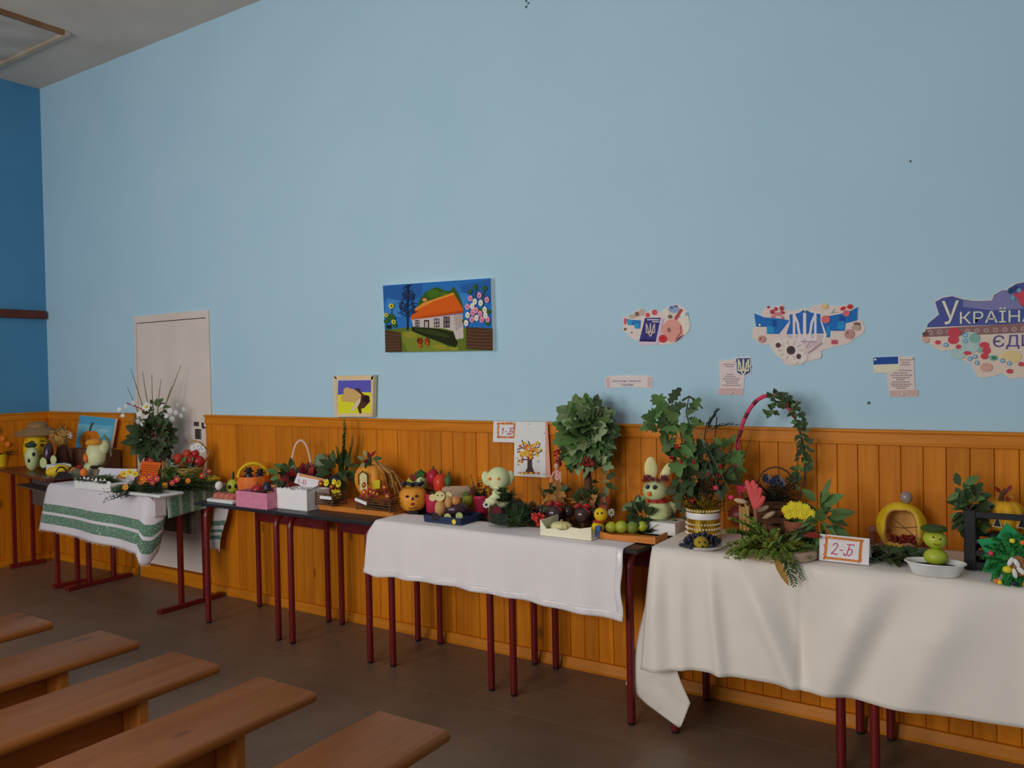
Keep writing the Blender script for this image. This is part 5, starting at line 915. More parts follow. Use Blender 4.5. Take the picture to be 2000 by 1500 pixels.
T = Thing('cut_box', 'low cream cardboard box with stepped front edge holding fruit', 'box', 1098, 1050, ZC, rot=0); bz = MB(); bz.prism([(-50, 0), (64, 0), (64, 26), (40, 21), (20, 22), (8, 15), (-4, 14), (-14, 17), (-36, 14), (-50, 32)], 0, 2.5); T.part('front', bz, mk('cream_card', 'd3cbb4', 'c8bfa8', 10, .8), smooth=False)
T.part('side', MB().prism([(-50, 0), (-47.5, 0), (-47.5, 30), (-50, 30)], 2.5, 70), MATS['cream_card'], smooth=False); T.part('base', MB().box((-50, 2.5, 0), (64, 72, 3)), MATS['cream_card'], smooth=False); T.part('leaf_filling', bush((4, 34, 2), (54, 28, 12), 40, 1, 10, 4), m_tan); ZX = ZC+3.2*T.s
T = Thing('berry_cluster', 'bright red berry cluster in left corner of the cut cream box', 'berries', 1052, 1032, ZX, .03); T.part('berries', berries((0, 0, 16), (12, 8, 10), 34, 3.6), mk('berry_scarlet', 'b83a34', 'a02a28', 20, .35), kind='stuff'); T.part('stalks', bush((0, 0, 0), (12, 8, 16), 10, 1, 4, 2), m_brn)
T = Thing('pale_pumpkin', 'small flat cream pumpkin in the cut cream box', 'pumpkin', 1096, 1041, ZX, .03); b = T.part('body', pump(MB(), (0, 0, 0), 22, 20, 12, .12), m_cream); T.part('stem', MB().tube([(0, 0, 18), (2, 0, 24)], 2, 6), m_tan, b)
for px, py, r, bk, lab in ((1083, 1022, 17, .06, 'glossy dark brown ball with red ribbon under the doll'), (1138, 1024, 16, .06, 'glossy dark brown ball with red ribbon under the leafy topiary'), (1058, 1012, 12, .13, 'smaller dark brown ball at left behind the cut box'), (1110, 1014, 13, .13, 'smaller dark brown ball between the two ribboned ones'), (1160, 1016, 12, .12, 'smaller dark brown ball at the right behind the caterpillar')):
    T = Thing('dark_ball', lab, 'ornament', px, py, ZC, Y=-.27 if r > 14 else -.2, base=4.); b = T.part('ball', MB().ell((0, 0, r+3), (r*1.05, r, r)), m_choc); T.part('stalk', MB().tube([(0, 0, 0), (0, 0, 6)], 4, 7), m_brn, b)
    if r > 14:
        rb = MB()
        for a in (-1, 1): rb.ell((a*9, -4, 2*r+5), (9, 4, 4), 8, 5, rot=Euler((0, a*.35, 0)).to_matrix())
        rb.tube([(0, -5, 2*r+5), (8, -8, 2*r-2), (15, -9, 2*r-8)], 1.8, 5); T.part('ribbon', rb, m_red, b)
# doll in a leaf skirt
T = Thing('doll', 'small red haired doll in a skirt of dry brown leaves', 'doll', 1090, 985, ZC, Y=-.20); T.part('stand', MB().lathe([(15, 0), (16, 4), (10, 10)], 12), m_brn); sk = T.part('leaf_skirt', MB().lathe([(22, 6), (19, 18), (12, 38), (7, 48)], 14, lobes=7, amp=.22), m_tan)
T.part('torso', MB().ell((0, 0, 57), (7, 5, 12)), mk('doll_dress_red', 'b0403c', 'd8c8c0', 40, .6)); T.part('head', MB().ell((-1, -1, 75), (6, 6, 7)), m_doll); hr = T.part('hair', MB().ell((1, 2, 79), (8, 7, 7)), mk('doll_hair_red', '8c3020', None, 30, .6)); T.part('hair_bun', MB().ell((4, 0, 89), (8, 6, 5), lump=.1), m_red)
for sg in (-1, 1): T.part('arm', MB().tube([(sg*6, -2, 64), (sg*9-3, -6, 54), (-14 if sg < 0 else 6, -10, 44)], [2.4, 2, 1.6], 6), m_doll); T.part('eye', MB().ell((-1+sg*2.3, -6.6, 76), (.8, .6, .8), 6, 4), m_blk)
T.part('mouth', MB().ell((-1, -6.8, 72), (1.3, .6, .6), 6, 4), m_red); T.ball([L_mapt, L_longt, L_ovd], (-4, -6, 20), (28, 12, 18), 22, 18); T.part('berry_twig', MB().sprig((-22, -4, 6), (-.4, -.1, 1), 46, 9, 6, .6, 1), g_dark)
# topiary
T = Thing('leaf_topiary', 'topiary tree with a big ball of green maple leaves and red berries', 'topiary', 1148, 1004, ZC, Y=-.17)
T.part('pot', MB().lathe([(16, 0), (18, 2), (20, 20), (17, 22), (15, 18)], 16), m_brn); T.part('trunk', MB().tube([(4, 0, 10), (2, 0, 60), (-2, 0, 110)], [9, 8, 7], 9), m_brn); T.part('leaf_core', MB().ell((0, 0, 150), (36, 30, 48), 12, 8, lump=.1), g_dark)
T.ball([L_map2, L_map, L_map, L_mapd], (0, -2, 158), (52, 42, 66), 150, 31, (.8, 1.1)); T.ball([L_ovp, L_map2], (14, -18, 100), (34, 20, 20), 10, 20); T.ball([L_mapd], (-30, -6, 112), (20, 16, 16), 8, 20)
T.part('berries', berries((2, -46, 108), (14, 5, 7), 26, 3.2), m_dred, kind='stuff'); T.part('berries', berries((-58, -12, 122), (7, 5, 8), 12, 2.8), m_red, kind='stuff'); T.ball([L_mapd, L_mapt, L_ovd], (4, -8, 30), (34, 14, 18), 30, 18); T.ball([L_ovp, L_ovd], (28, -4, 62), (22, 8, 12), 6, 22); T.part('pine_cone_base', MB().ell((30, -8, 24), (10, 8, 14), lump=.15), m_mush)
# caterpillar on its tray
T = Thing('craft_tray', 'brown cardboard tray with orange right side and blue front corner', 'tray', 1212, 1056, ZC, rot=0); T.part('tray_base', MB().box((-54, 0, 0), (74, 60, 3)), m_ob, smooth=False); T.part('front', MB().prism([(-54, 0), (74, 0), (74, 14), (-20, 10), (-54, 16)], -1, 1.5), m_ob, smooth=False); T.part('blue_corner', MB().cbox((-56, -2, 0), (-44, 10, 24), 2), mk('blue_felt', '4a78b0', '3c3c48', 60, .8)); T.part('side', MB().box((71.5, 1.5, 3), (74, 60, 13)), m_ob, smooth=False); ZK = ZC+3.2*T.s
T = Thing('apple_caterpillar', 'caterpillar of green and yellow apples with red antennae on the brown tray', 'fruit craft', 1212, 1044, ZK, .03)
for i, (x, z, r, m) in enumerate(((-44, 11, 13, m_ye), (-18, 11, 12, m_gr), (2, 12, 13, m_gr), (24, 11, 13, mk('apple_leaf_green', '78883a', '5c6e2c', 12, .4)), (43, 13, 11, m_gr))): T.part('apple_segment', MB().ell((x, abs(x)*.1, z), (r, r, r*.95)), m)
h = T.part('head', MB().ell((-38, 2, 36), (14, 13, 14)), m_ye); eyes(T, h, [(-44, -10, 40), (-36, -11.5, 41)], 2); T.part('collar', MB().lathe([(12, 0), (15, 2), (12, 4)], 14, (-40, 2, 21)), m_red)
for x in (-40, -26): T.part('antenna', MB().tube([(-36, 0, 48), (x+3, -1, 58), (x+4, -1, 64)], 1.3, 5), m_red, h); T.part('antenna_tip', MB().ell((x+4, -1, 65), 3, 7, 5), m_red, h)
T.part('parsley', bush((50, 6, 0), (20, 8, 24), 16, 1, 7, 5), g_dark)
T = Thing('daisy', 'small white flower behind the caterpillar', 'flower', 1194, 1022, ZC, Y=-.22); T.part('bloom', MB().flower((0, 0, 22), 8, UPF, 8), [m_wpet, m_ye]); T.part('stem', MB().tube([(0, 2, 0), (0, 2, 22)], 1.3, 5), g_dark)
# zucchini bunny on a white box
T = Thing('white_box', 'plain white cardboard box under the zucchini bunny', 'box', 1302, 1046, ZC, .0, rot=0); T.part('box_body', MB().cbox((-46, 0, 0), (18, 62, 24), 1), m_white, smooth=False); ZW = ZC+24*T.s
T = Thing('zucchini_bunny', 'pale green bunny of marrows with tall slice ears, red flower crown and red collar', 'vegetable craft', 1288, 1020, ZW, .07)
b = T.part('body', MB().lathe([(12, 0), (24, 4), (28, 16), (24, 28), (14, 36)], 26, lobes=6, amp=.1), m_sq); h = T.part('head', MB().ell((-7, -2, 57), (25, 23, 21)), m_sq)
T.part('ear', MB().ell((-15, 2, 98), (13, 4, 24), 14, 9), m_cream, h); ear = T.part('ear', MB().ell((14, 8, 90), (9, 4, 22), 12, 8, rot=Euler((0, .5, 0)).to_matrix()), m_cream, h); eyes(T, h, [(-22, -20, 66), (-8, -24, 66)], 4.5, mk('button_blue_grey', '2e3040', None, 10, .3)); T.part('nose', MB().ell((-19, -24, 53), (5, 3, 4.5), 9, 6), m_or2, h)
cr = MB()
for k in range(14): cr.flower((-6+22*math.cos(k*.45), -12-8*math.sin(k*.45), 78+random.uniform(-2, 6)), 6, (0, -1, .5), 6)
T.part('flower_crown', cr, [m_dred, m_dred]); T.part('collar', MB().lathe([(17, 0), (21, 2), (21, 6), (16, 8)], 22, (-2, 0, 33), 11, .12), m_red); T.part('tail', MB().ell((24, 6, 22), (12, 12, 13)), m_sq, b)
T.ball([L_ovd, L_mapd, L_ovd], (-36, -14, 8), (24, 12, 18), 18, 28); T.ball([L_ovp], (-50, -6, 34), (6, 4, 4), 2, 30); T.ball([L_ovd], (34, -12, 8), (20, 8, 8), 8, 24)
# ================================================================= rightmost desks
ZD = Z4+.006
T = Thing('plum_plate', 'white plate with a hedgehog of dark blue plums round a yellow pear', 'plate', 1372, 1082, ZD, .10); pl = T.part('plate', MB().lathe([(26, 0), (30, 1), (46, 8), (47, 10), (44, 9.5), (28, 3), (1, 2.5)], 32), m_wpl)
for k in range(46):
    a = k*2.4; r = 34*math.sqrt((k+.5)/46); zz = 24-.012*r*r+random.uniform(-2, 3); d3 = Vector((r*math.cos(a), r*math.sin(a), 22)).normalized()
    if r*math.sin(a) < -16 and abs(r*math.cos(a)) < 14: continue
    T.part('plum', MB().ell((r*math.cos(a), r*math.sin(a)*.8, zz), (4.4, 4.4, 8), 8, 6, rot=d3.to_track_quat('Z', 'Y').to_matrix()), m_plum)
for k in range(5): T.part('plum', MB().ell((-38+k*4, -24-k*4, 10), (8, 5, 4), 8, 6), m_plum)
pr = T.part('pear_snout', MB().ell((-2, -28, 16), (15, 14, 13)), mk('pear_olive', '9c8424', '86701c', 14, .5)); eyes(T, pr, [(-6, -41, 20), (5, -41, 20), (0, -42, 12)], 2)
T = Thing('gold_tin', 'gold foil tin with a white ribbon holding tall branches of leaves and rowan', 'arrangement', 1374, 1044, ZD, Y=-.24)
T.part('tin', MB().lathe([(32, 0), (33, 1), (33, 52), (34, 54), (31, 54), (30, 46)], 28), m_gold); T.part('ribbon_band', MB().lathe([(33.6, 34), (34, 35), (34, 45), (33.6, 46)], 28, closed=False), mk('ribbon_satin', 'd8d4d6', 'c9c4c8', 8, .3, spec=.5))
dots = MB()
for k in range(36):
    for zz in (8, 16, 24, 50): a = 2*math.pi*(k+(zz % 16)/16)/36; dots.ell((33.6*math.cos(a), 33.6*math.sin(a), zz), 1.7, 6, 4)
T.part('studs', dots, m_foam, kind='stuff'); br = MB()
for pts in (((-6, 0, 50), (-30, 0, 130), (-44, 0, 210), (-70, 0, 262)), ((0, 0, 50), (-10, 0, 150), (-30, 0, 240), (-24, 0, 270)), ((4, 0, 50), (20, 0, 150), (30, 0, 230)), ((8, 0, 50), (44, 0, 140), (64, 0, 190)), ((2, 0, 50), (0, 0, 160), (10, 0, 220))): br.tube(pts, [2.2, 1.8, 1.4, 1][:len(pts)] if len(pts) == 4 else [2.2, 1.8, 1.2], 6)
T.part('branch', br, m_brn); T.part('curved_twig', MB().tube([(-38, 0, 262), (-24, 0, 270), (-10, 0, 262), (2, 0, 246)], [2.4, 2.4, 2, 1.5], 6), g_dark)
for x, z, n, l, ms in ((-70, 246, 8, 36, [L_oakd, L_map]), (-82, 222, 6, 34, [L_oakd, L_map]), (-32, 228, 8, 34, [L_map, L_oak]), (-76, 200, 4, 30, [L_oak, L_map]), (-40, 196, 6, 34, [L_oak, L_map]), (-40, 150, 12, 34, [L_mapd, L_map]), (-20, 110, 12, 34, [L_mapd, L_ovd]), (46, 170, 7, 28, [L_map, L_ov]), (54, 136, 7, 28, [L_oak, L_map]), (-40, 90, 8, 26, [L_mapd]), (40, 110, 8, 28, [L_ovd, L_mapd]), (10, 150, 12, 30, [L_mapd, L_ovd])):
    T.ball(ms, (x, -8, z), (20, 14, 18), n, l)
T.part('fir_sprig', MB().sprig((10, -4, 200), (.35, 0, 1), 66, 22, 12, .14, 1, .3).sprig((16, -4, 205), (1, 0, .5), 60, 16, 10, .14, 1, .3), mk('fir_blue_green', '3c5450', '2e423f', 30, .6)); T.part('silver_sprig', MB().sprig((0, -24, 190), (.3, -.1, -1), 110, 9, 16, .8, 1, 0).sprig((-6, -24, 205), (.5, -.1, -1), 130, 8, 18, .8, 1, 0), g_grey); T.part('dark_sprig', bush((10, -10, 80), (40, 18, 110), 44, 1, 9, 10), m_brn)
T.part('tall_sprig', MB().sprig((60, 0, 150), (.28, 0, 1), 84, 5, 14, .5, .8, 0).sprig((80, 0, 150), (.3, 0, 1), 56, 5, 10, .5, .8, .2), g_ever); T.part('goldenrod', bush((0, -10, 52), (56, 22, 46), 60, 1, 6, 8), mk('goldenrod_olive', '8c6c1c', '6c5418', 30, .7)); T.part('dark_filler', bush((0, 0, 46), (60, 20, 80), 60, 1, 10, 7), g_ever)
for x, z in ((-60, 150), (-38, 144), (-16, 145), (34, 138), (24, 94), (-20, 70), (10, 120), (30, 116), (-50, 175)): T.part('rowan_cluster', berries((x, -26, z), (4, 3, 4), 6, 2.8), m_red)
for x, z in ((54, 78), (26, 96)): T.part('rose_hip', MB().ell((x, -28, z), (6, 5, 5), 8, 6), m_hpink)
# hoop basket
T = Thing('hoop_basket', 'basket with a tall pink wrapped hoop handle twined with ivy', 'basket', 1506, 1010, ZD, Y=-.15)
P_ = [(66*math.cos(a)*1.02, 0, 120+118*math.sin(a) if math.sin(a) > 0 else 120) for a in [R(k) for k in range(180, -1, -9)]]; L1 = [(-58, 0, 20), (-64, 0, 70)]; R1 = [(66, 0, 70), (40, 0, 10)]
P_ = [(x, y, 95+143*max(0, math.sin(math.acos(max(-1, min(1, x/67.3)))))) for x, y, z in P_]
T.part('hoop_wrapped', MB().tube(L1+P_[:12], 4, 9), m_hpink); T.part('hoop_bare', MB().tube(P_[11:]+R1, 2.4, 7), m_brn); T.part('hoop_stripe', (lambda mb: [mb.tube([Vector(P_[i])+Vector((-1, -1.5, -2)), Vector(P_[i]).lerp(Vector(P_[i+1]), .45)+Vector((1, -1.5, 2))], 4.1, 8) for i in (1, 3, 5, 7)] and mb)(MB()), m_dred)
T.part('hoop_wrap_end', MB().tube([Vector(P_[13])+Vector((0, -1, 0)), Vector(P_[14]), Vector(P_[15])], 4.2, 8), m_hpink)
iv = [(8, 236), (26, 236), (36, 226), (44, 214), (52, 202), (58, 186), (62, 170), (60, 186), (66, 150), (66, 130), (64, 110), (58, 90), (48, 70), (46, 84), (14, 220), (4, 208)]
for x, z in iv:
    for k in range(6): T.leaf(random.choice((L_ovd, L_mapd, L_ov)), (x+random.uniform(-8, 8), -4, z+random.uniform(-8, 8)), (random.uniform(-1, 1), -.3, random.uniform(-1, .6)), random.uniform(11, 17), up=(0, -1, .3))
wk = MB()
for i in range(7): wk.tube([((44+i*1.5)*math.cos(a), (26+i)*math.sin(a), 3+i*5+.8*math.sin(8*a+i*3.14)) for a in [2*math.pi*k/28 for k in range(29)]], 2.2, 5)
T.part('wicker', wk, m_brn); T.part('dried_twigs', bush((6, 0, 40), (66, 22, 66), 60, 1, 8, 6), m_brn); T.part('dark_foliage', bush((0, -4, 30), (60, 20, 60), 40, 1, 9, 6), g_ever); T.part('twig_loop', MB().tube([(10+36*math.cos(a), 2, 60+38*math.sin(a)) for a in [R(k) for k in range(-10, 191, 20)]], 2, 6), m_brn)
for x, z in ((-8, 78), (4, 72), (14, 76), (20, 70)): T.part('blue_flower', MB().flower((x, -20, z), 11, UPF, 9), [m_plum, m_navy])
simple('apple', 'dark red apple in the pink hoop basket', 'apple', 1504, 996, ZD+.05, (0, 0, 20), (22, 18, 19), mk('apple_dark_red', '5c1c1c', '48141a', 10, .35), .0, (0, 4, 1.2)).root.location.y = -.2
T = Thing('pink_rose', 'small hot pink bloom at the foot of the pink hoop', 'flower', 1449, 1000, ZD, Y=-.2); T.part('bloom', MB().flower((0, 0, 48), 11, UPF, 9).flower((0, -1, 50), 7, UPF, 7), [m_hpink, m_hpink]); T.part('stem', MB().tube([(0, 3, 0), (0, 2, 46)], 1.6, 5), g_dark)
# flower tray with copper pots
T = Thing('wood_slice_tray', 'round pale wood slice under ferns, copper pots and yellow flowers', 'tray', 1519, 1098, ZD, .13); T.part('slice', MB().lathe([(78, 0), (82, 2), (82, 15), (80, 17), (1, 17.5)], 36), m_slice); ZF = ZD+17.5*T.s; tp = T.p.copy()
T = Thing('fern_arrangement', 'spread of bright fern fronds and leaves on the wood slice', 'arrangement', 1505, 1072, ZF, .04); fe = MB()
for dx, dz, l, ll in ((-60, 80, 120, 22), (-66, 50, 104, 22), (-78, 26, 92, 20), (-40, 90, 110, 20), (-24, 60, 76, 18), (-80, 64, 104, 22), (-70, 14, 80, 18), (-20, 30, 56, 16), (10, 50, 66, 14), (50, 60, 80, 15), (84, 40, 84, 16), (70, 20, 70, 15)): fe.sprig((dx*.1, -8, 4), (dx, -24, dz), l, ll, 22, .5, 1, .35); fe.sprig((dx*.1+6, -14, 2), (dx+random.uniform(-20, 20), -50, dz*.5), l*.8, ll, 20, .5, 1, .35)
for k in range(12): fe.sprig((-62+k*8, -46, 0), (random.uniform(-.5, .5)+(-.5 if k < 5 else .1), -1, .25), random.uniform(30, 46), 15, 14, .5, 1, .45)
T.part('fern_frond', fe, mk('fern_bright', '76883c', '5c6e2c', 40, .6)); T.part('yellow_filler', bush((-2, -28, 0), (60, 18, 34), 110, 1, 8, 7), mk('filler_olive_yellow', '93842c', '6c6a24', 30, .7)); T.ball([L_longd, L_long], (20, -18, 4), (70, 20, 12), 22, 30)
for d3, ln in (((-.2, -1, -.25), 46), ((.4, -1, -.2), 46), ((.1, -1, -.4), 40)): T.leaf(L_longd, (-10, -26, 6), d3, ln)
T.leaf(L_longt, (6, -66, -2), (.45, -.35, -.9), 60, up=(0, -1, .2)); T.part('hanging_fern', MB().sprig((24, -62, 4), (.32, -.3, -1), 62, 20, 12, .3, 1, 0).sprig((30, -60, 6), (.5, -.3, -.8), 58, 18, 12, .3, 1, 0), g_fern)
T.leaf(L_ovr, (62, -24, 28), (.9, -.3, .15), 34, up=(0, -.6, 1)); T.part('dark_leaves', bush((60, 6, 0), (50, 20, 60), 40, 1, 16, 5, .4), g_dark); T.ball([L_longd, L_long, L_ov], (100, 8, 40), (26, 14, 44), 26, 42); T.ball([L_ov, L_long], (96, 14, 70), (22, 12, 40), 12, 40)
T = Thing('coral_flower', 'coral red fan shaped flower on a brown stalk', 'flower', 1478, 1060, ZF, Y=-.30); T.part('stalk', MB().tube([(0, 0, 0), (-1, 0, 40), (-2, 0, 78)], [3, 3.4, 5], 7), mk('stalk_rose_brown', '8c5844', None, 20, .6)); cf = MB()
for x, z, l in ((-17, 118, 1), (-12, 112, 1), (-5, 118, 1), (0, 112, 1), (8, 104, 1), (14, 88, 1), (3, 96, 1)): cf.tube([(-2, 0, 66), (x*.6, -2, lerp(66, z, .6)), (x, -3, z)], [4, 6, 5], 7); cf.ell((x, -3, z), (5, 4.5, 5), 7, 5)
T.part('coral_lobes', cf, mk('coral_red', 'cf5a58', 'bf4a4a', 20, .6))
T = Thing('dry_stalk_bundle', 'bundle of pale dry stalks with curled mushroom tips', 'dried stalks', 1456, 1062, ZF, Y=-.27); 
for k in range(7): T.part('stalk', MB().tube([(-8+k*2.2, (k % 3)*2, 0), (-9+k*2.6, (k % 3)*2, 40), (-10+k*2.8, 0, 74+random.uniform(-6, 6))], 2.2, 5), m_straw)
for x, z, a in ((-8, 84, .2), (34, 70, -.4), (46, 58, -.5)): T.part('curled_tip', MB().ell((x, -4, z), (14, 5, 5), 10, 6, rot=Euler((0, a, 0)).to_matrix()), mk('tip_cream', 'b8a184', 'a08a6c', 20, .7))
T = Thing('copper_ball', 'small copper onion shaped vase low among the ferns', 'vase', 1493, 1066, ZF, -.02); T.part('body', MB().lathe([(8, 0), (17, 6), (20, 16), (15, 26), (6, 33), (3, 44), (2, 44)], 22), m_cop)
T = Thing('copper_pot', 'copper pot of yellow chrysanthemums', 'potted flowers', 1556, 1066, ZF, .0); T.part('pot', MB().lathe([(15, 0), (17, 2), (22, 22), (25, 46), (26, 50), (23, 50), (22, 44)], 24), m_cop); T.part('foliage', bush((0, 0, 44), (28, 16, 24), 24, 1, 9, 5), g_mid)
for x, z, r in ((-20, 72, 10), (-8, 80, 11), (6, 80, 11), (18, 76, 11), (28, 66, 11), (10, 66, 13), (-4, 66, 11), (22, 56, 11), (32, 54, 10), (-16, 62, 9)):
    f = MB()
    for q in range(3): f.flower((x, -16-q*1.5, z+q), r*(1-.25*q), UPF, 12)
    T.part('chrysanthemum', f, [m_ye2, m_ye2])
tent('class_card', 'white folded card reading 2-Б in an orange leaf border', 1600, 880, .2, -.435, ZD, [(5, 886), (492, 936), (486, 1196), (0, 1144)], (245, 1040), lambda A: (A.poly('d9d2da', [(8, 889), (489, 938), (483, 1193), (3, 1142)]).poly('cc8a52', [(65, 905), (430, 945), (412, 1172), (46, 1130)]).poly('c06a34', *[ell2(65+365*t+random.uniform(-4, 4), 905+40*t+random.uniform(5, 24), 9, 8, 6) for t in [i/18 for i in range(19)]], *[ell2(48+365*t, 1112+40*t+random.uniform(-12, 8), 9, 8, 6) for t in [i/18 for i in range(19)]], *[ell2(60+random.uniform(0, 18)-20*t, 905+225*t, 8, 9, 6) for t in [i/10 for i in range(11)]], *[ell2(405+random.uniform(0, 14)-20*t, 950+215*t, 8, 9, 6) for t in [i/10 for i in range(11)]]).poly('dad3db', [(92, 932), (398, 966), (384, 1144), (76, 1106)]), handwritten(A, 'bb4468', '2', 118, 1082, 108, 10, .11)))
# garland, mushrooms
T = Thing('leaf_garland', 'dark green leafy garland lying behind the class card and pumpkin', 'garland', 1722, 1104, ZD, .07)
for k in range(46): T.leaf(random.choice((L_ovd, L_ovd, L_mapd)), (random.uniform(-40, 100), random.uniform(-26, 30), random.uniform(4, 26)), (random.uniform(-1, 1), random.uniform(-1, .3), random.uniform(-.2, .5)), random.uniform(20, 32), up=(0, -.4, 1))
T.part('twigs', bush((20, 14, 0), (80, 24, 40), 50, 1, 11, 6), g_ever)
for px, py, bk, sz, lab in ((1727, 1082, .10, 1., 'taller pinkish brown mushroom left of the carved pumpkin'), (1704, 1076, .13, .8, 'smaller brown mushroom partly behind the taller one')):
    T = Thing('mushroom', lab, 'mushroom', px, py, ZD, bk); b = T.part('stem', MB().lathe([(7*sz, 0), (9*sz, 8*sz), (7*sz, 26*sz), (6*sz, 34*sz)], 12), mk('mushroom_stem', '8c5a4c', '784a3e', 20, .6)); T.part('cap', MB().lathe([(5*sz, -3*sz), (15*sz, -2*sz), (16*sz, 2*sz), (11*sz, 9*sz), (1, 12*sz)], 16, (0, 0, 34*sz)), m_mush, b)
simple('potato', 'round tan potato lying among the garland leaves', 'potato', 1775, 1092, ZD, (0, 0, 14), (16, 14, 13), m_mush, .04, lump=.03)
# carved pumpkin
T = Thing('carved_pumpkin', 'tall yellow pumpkin with a big hollowed opening, red berries inside and grey ball on top', 'pumpkin', 1761, 1070, ZD, Y=-.16)
def carved():
    mb = MB(); n, m = 128, 72; rx, rz, zc = 50, 46, 44; vs = []; idx = {}
    inside = lambda x, z: (x/(35-.12*max(0, z-30)))**4 + ((z-42)/37)**4 < 1 and z > 13
    for i in range(m+1):
        t = math.pi*i/m
        for k in range(n): q = 2*math.pi*k/n; vs.append((rx*math.sin(t)*math.cos(q)*(1-.04*(1-abs(math.cos(4*q)))), 38*math.sin(t)*math.sin(q), zc-rz*math.cos(t)))
    fs = []
    for i in range(m):
        for k in range(n):
            j = (k+1) % n; f = (i*n+k, i*n+j, (i+1)*n+j, (i+1)*n+k); c = [sum(vs[a][q] for a in f)/4 for q in range(3)]
            if c[1] < 0 and inside(c[0], c[2]): continue
            fs.append(f)
    mb.addf(vs, fs); return mb
b = T.part('pumpkin_shell', carved(), [m_ye, mk('pumpkin_flesh', 'c89a54', 'b88844', 30, .7)]); md = b.modifiers.new('wall', 'SOLIDIFY'); md.thickness = 9*T.s; md.offset = -1; md.material_offset = 1; md.material_offset_rim = 1
T.part('berry_heap', berries((2, -10, 20), (24, 14, 5), 60, 3.4), m_dred, kind='stuff'); T.part('dark_leaf_bed', bush((8, -14, 12), (30, 10, 12), 16, 1, 9, 4), g_dark)
T.part('string', MB().tube([(-46, -14, 46), (0, -37, 45), (44, -16, 47)], .8, 4).tube([(-24, -34, 68), (6, -38, 46), (34, -30, 22)], .8, 4), m_brn)
T.part('grey_ball', MB().ell((10, -4, 100), (13, 12, 12)), mk('ball_grey', '8c7c74', '786a62', 10, .2, spec=.6)); T.part('lantern_stalk', MB().tube([(2, 0, 86), (8, -2, 92)], 4, 7), m_brn)
# apple soldier
T = Thing('foam_tray', 'oblong white plastic tray with dark soil under the apple soldier', 'tray', 1827, 1134, ZD, .09); T.part('tray', MB().lathe([(44, 0), (47, 2), (57, 21), (62, 23), (61, 25), (54, 22), (46, 8), (1, 7)], 32, sy=.62, lobes=4, amp=-.05), m_wpl); T.part('soil', MB().lathe([(44, 7), (50, 16), (30, 18), (1, 19)], 24, sy=.6), mk('soil_black', '2a2420', '1c1815', 60, .95, bump=.5)); ZP = ZD+16*T.s
T = Thing('apple_soldier', 'two green apples stacked as a soldier with a flat green cap', 'fruit craft', 1828, 1114, ZP, .09); b = T.part('body_apple', MB().ell((0, 0, 15), (25, 24, 17)), m_gr); h = T.part('head_apple', MB().ell((-1, -1, 49), (25, 24, 18), rot=Euler((0, .12, 0)).to_matrix()), m_gr)
eyes(T, h, [(-4, -22, 56), (9, -21, 53)], 2); T.part('mouth', MB().tube([(-4, -25, 44), (2, -25.5, 42), (8, -24, 43)], 1, 5), mk('mouth_brown', '6c5a1c', None), h); T.part('cap', MB().lathe([(22, 0), (26, 1), (27, 5), (22, 9), (1, 10)], 22, (-3, -1, 66), sy=.9), mk('cap_dark_green', '3c4c22', '30401a', 60, .8)); T.part('cap_peak', MB().ell((-8, -18, 67), (14, 9, 2), 12, 5), MATS['cap_dark_green'])
# black crate with jack-o-lantern
T = Thing('black_crate', 'black plastic slatted crate at the right edge of the cream cloth', 'crate', 1950, 1126, ZD, .06, rot=0)
for x in (-56, 76):
    for y in (0, 96): T.part('corner_post', MB().cbox((x-12, y-3, 0), (x+12, y+9, 118), 1.5), m_crate, smooth=False)
for i, (a, b_) in enumerate(((4, 16), (28, 40), (52, 62), (104, 116))):
    T.part('slat', MB().cbox((-56, -1, a), (76, 3, b_), .8), m_crate, smooth=False); T.part('slat', MB().cbox((-56, 98, a), (76, 102, b_), .8), m_crate, smooth=False); T.part('slat', MB().cbox((-60, 3, a), (-56, 98, b_), .8), m_crate, smooth=False); T.part('slat', MB().cbox((76, 3, a), (80, 98, b_), .8), m_crate, smooth=False)
T.part('crate_floor', MB().box((-56, 3, 0), (76, 98, 4)), m_crate, smooth=False); ZQ = ZD+4.5*T.s
T = Thing('stone_block', 'dark box raising the lantern pumpkin inside the crate', 'box', 1962, 1100, ZQ, Y=-.2); T.part('block', MB().cbox((-30, -20, 0), (30, 20, 60), 2), m_crate, smooth=False); ZJ = ZQ+60*T.s
T = Thing('jack_o_lantern', 'yellow orange pumpkin with cut black triangle eyes in the black crate', 'pumpkin', 1962, 1040, ZJ, Y=-.2); b = T.part('pumpkin', pump(MB(), (0, 0, 0), 43, 66, 10, .1), mk('lantern_pumpkin', 'd09a22', 'bd8618', 12, .4))
for x, y in ((-13, -39), (34, -30)):
    T.part('eye_rim', MB().prism([(x-11, 16), (x+9, 15), (x, 42)], y-4, y+4), mk('rim_cream', 'b8a888', None), b, smooth=False); T.part('eye', MB().prism([(x-8, 18), (x+6, 17), (x-.5, 37)], y-5.5, y+3), m_blk, b, smooth=False)
T.part('nose', MB().prism([(8, 6), (18, 6), (13, 15)], -44, -36), m_blk, b, smooth=False); T.part('stem', MB().tube([(-6, 0, 62), (-4, 0, 76), (4, 0, 84)], [6, 4.5, 5], 7), m_brn, b); T.ball([L_ovr, L_longt], (0, 0, 76), (18, 10, 8), 6, 18)
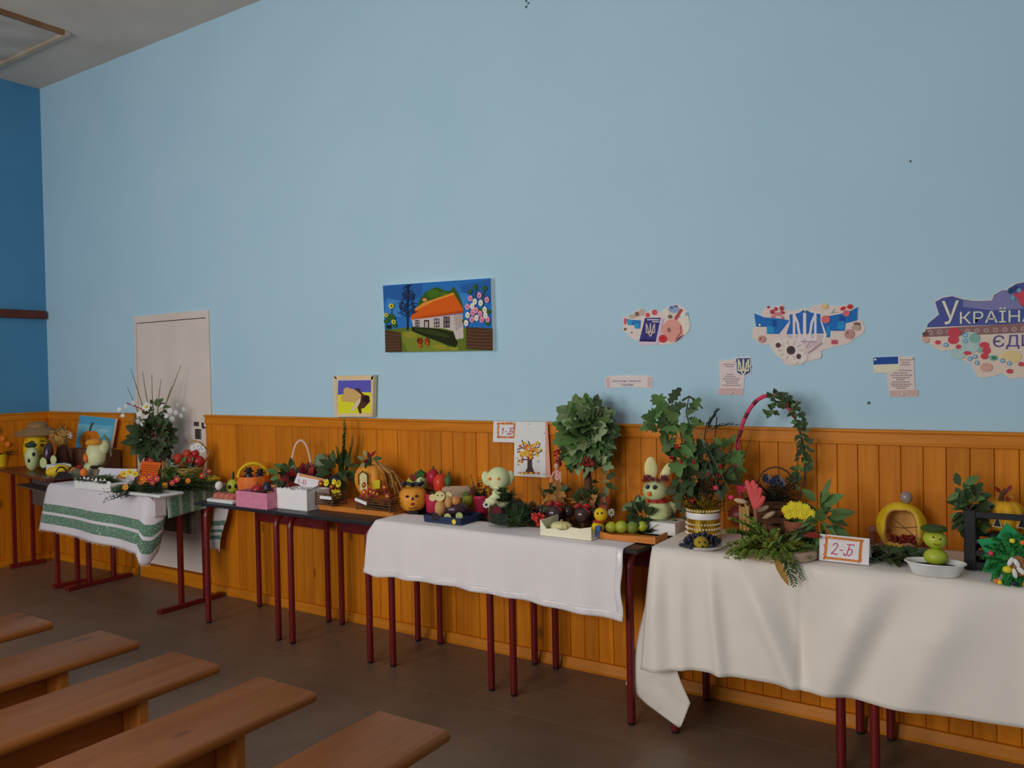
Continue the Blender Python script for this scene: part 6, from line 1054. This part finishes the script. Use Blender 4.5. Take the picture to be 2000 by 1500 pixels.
T = Thing('leafy_branch', 'upright green leafy branch at the left end of the black crate', 'branch', 1896, 1110, ZQ, Y=-.24); T.part('stem', MB().tube([(0, 0, 0), (0, 0, 90), (6, 0, 150)], [3, 2.5, 1.5], 6), m_brn); T.ball([L_ov, L_ovd, L_mapd], (2, -4, 112), (26, 18, 58), 50, 26); T.ball([L_ovd, L_ov], (-14, -4, 150), (12, 8, 24), 8, 28)
# green paper star flower with bee
T = Thing('paper_star', 'green paper star with ruffled green petals, toy bee and bright beads', 'paper craft', 1972, 1146, ZD, .03)
st = [];
for k in range(12):
    a = 2*math.pi*k/12+R(98); r = 76 if k % 2 == 0 else 50; st.append((r*math.cos(a)+6, 56+r*math.sin(a)*.84))
T.part('star', MB().prism(st, 14, 16), m_emer, smooth=False); rf = MB()
for q in range(4):
    for k in range(14-q*2):
        a = 2*math.pi*k/(14-q*2)+q*.3; r = 46-q*11; c = Vector((6+r*math.cos(a), 8-q*5, 50+r*math.sin(a)*.85)); rf.sprig(c, (math.cos(a), -.7, math.sin(a)), 18, 12, 6, .8, 1); rf.ell(c, (9, 4, 8), 8, 5, rot=Euler((random.uniform(-.5, .5), -a, random.uniform(-.5, .5))).to_matrix(), lump=.12)
T.part('ruffle', rf, mk('ruffle_green', '2e7a3c', '1f6430', 30, .7), kind='stuff'); T.part('center_pad', MB().ell((18, -14, 40), (22, 7, 20), lump=.05), m_tan)
bee = T.part('bee_body', MB().ell((-4, -26, 34), (10, 8, 7)), m_ye2)
for x, z, a in ((2, 50, .5), (14, 48, -.6), (10, 28, -.3), (22, 34, -.9)): T.part('bee_wing', MB().ell((x, -27, z), (5, 2, 10), 9, 6, rot=Euler((0, a, 0)).to_matrix()), m_wpet, bee)
for x, z, m in ((6, 88, m_ye2), (-26, 6, m_or2), (-20, 2, m_ye2), (30, 0, m_or2), (10, 0, m_navy), (26, 86, m_or2), (-36, 60, m_hpink)): T.part('bead', MB().ell((x, -12, max(5, z)), (6, 4, 5), 8, 6), m)
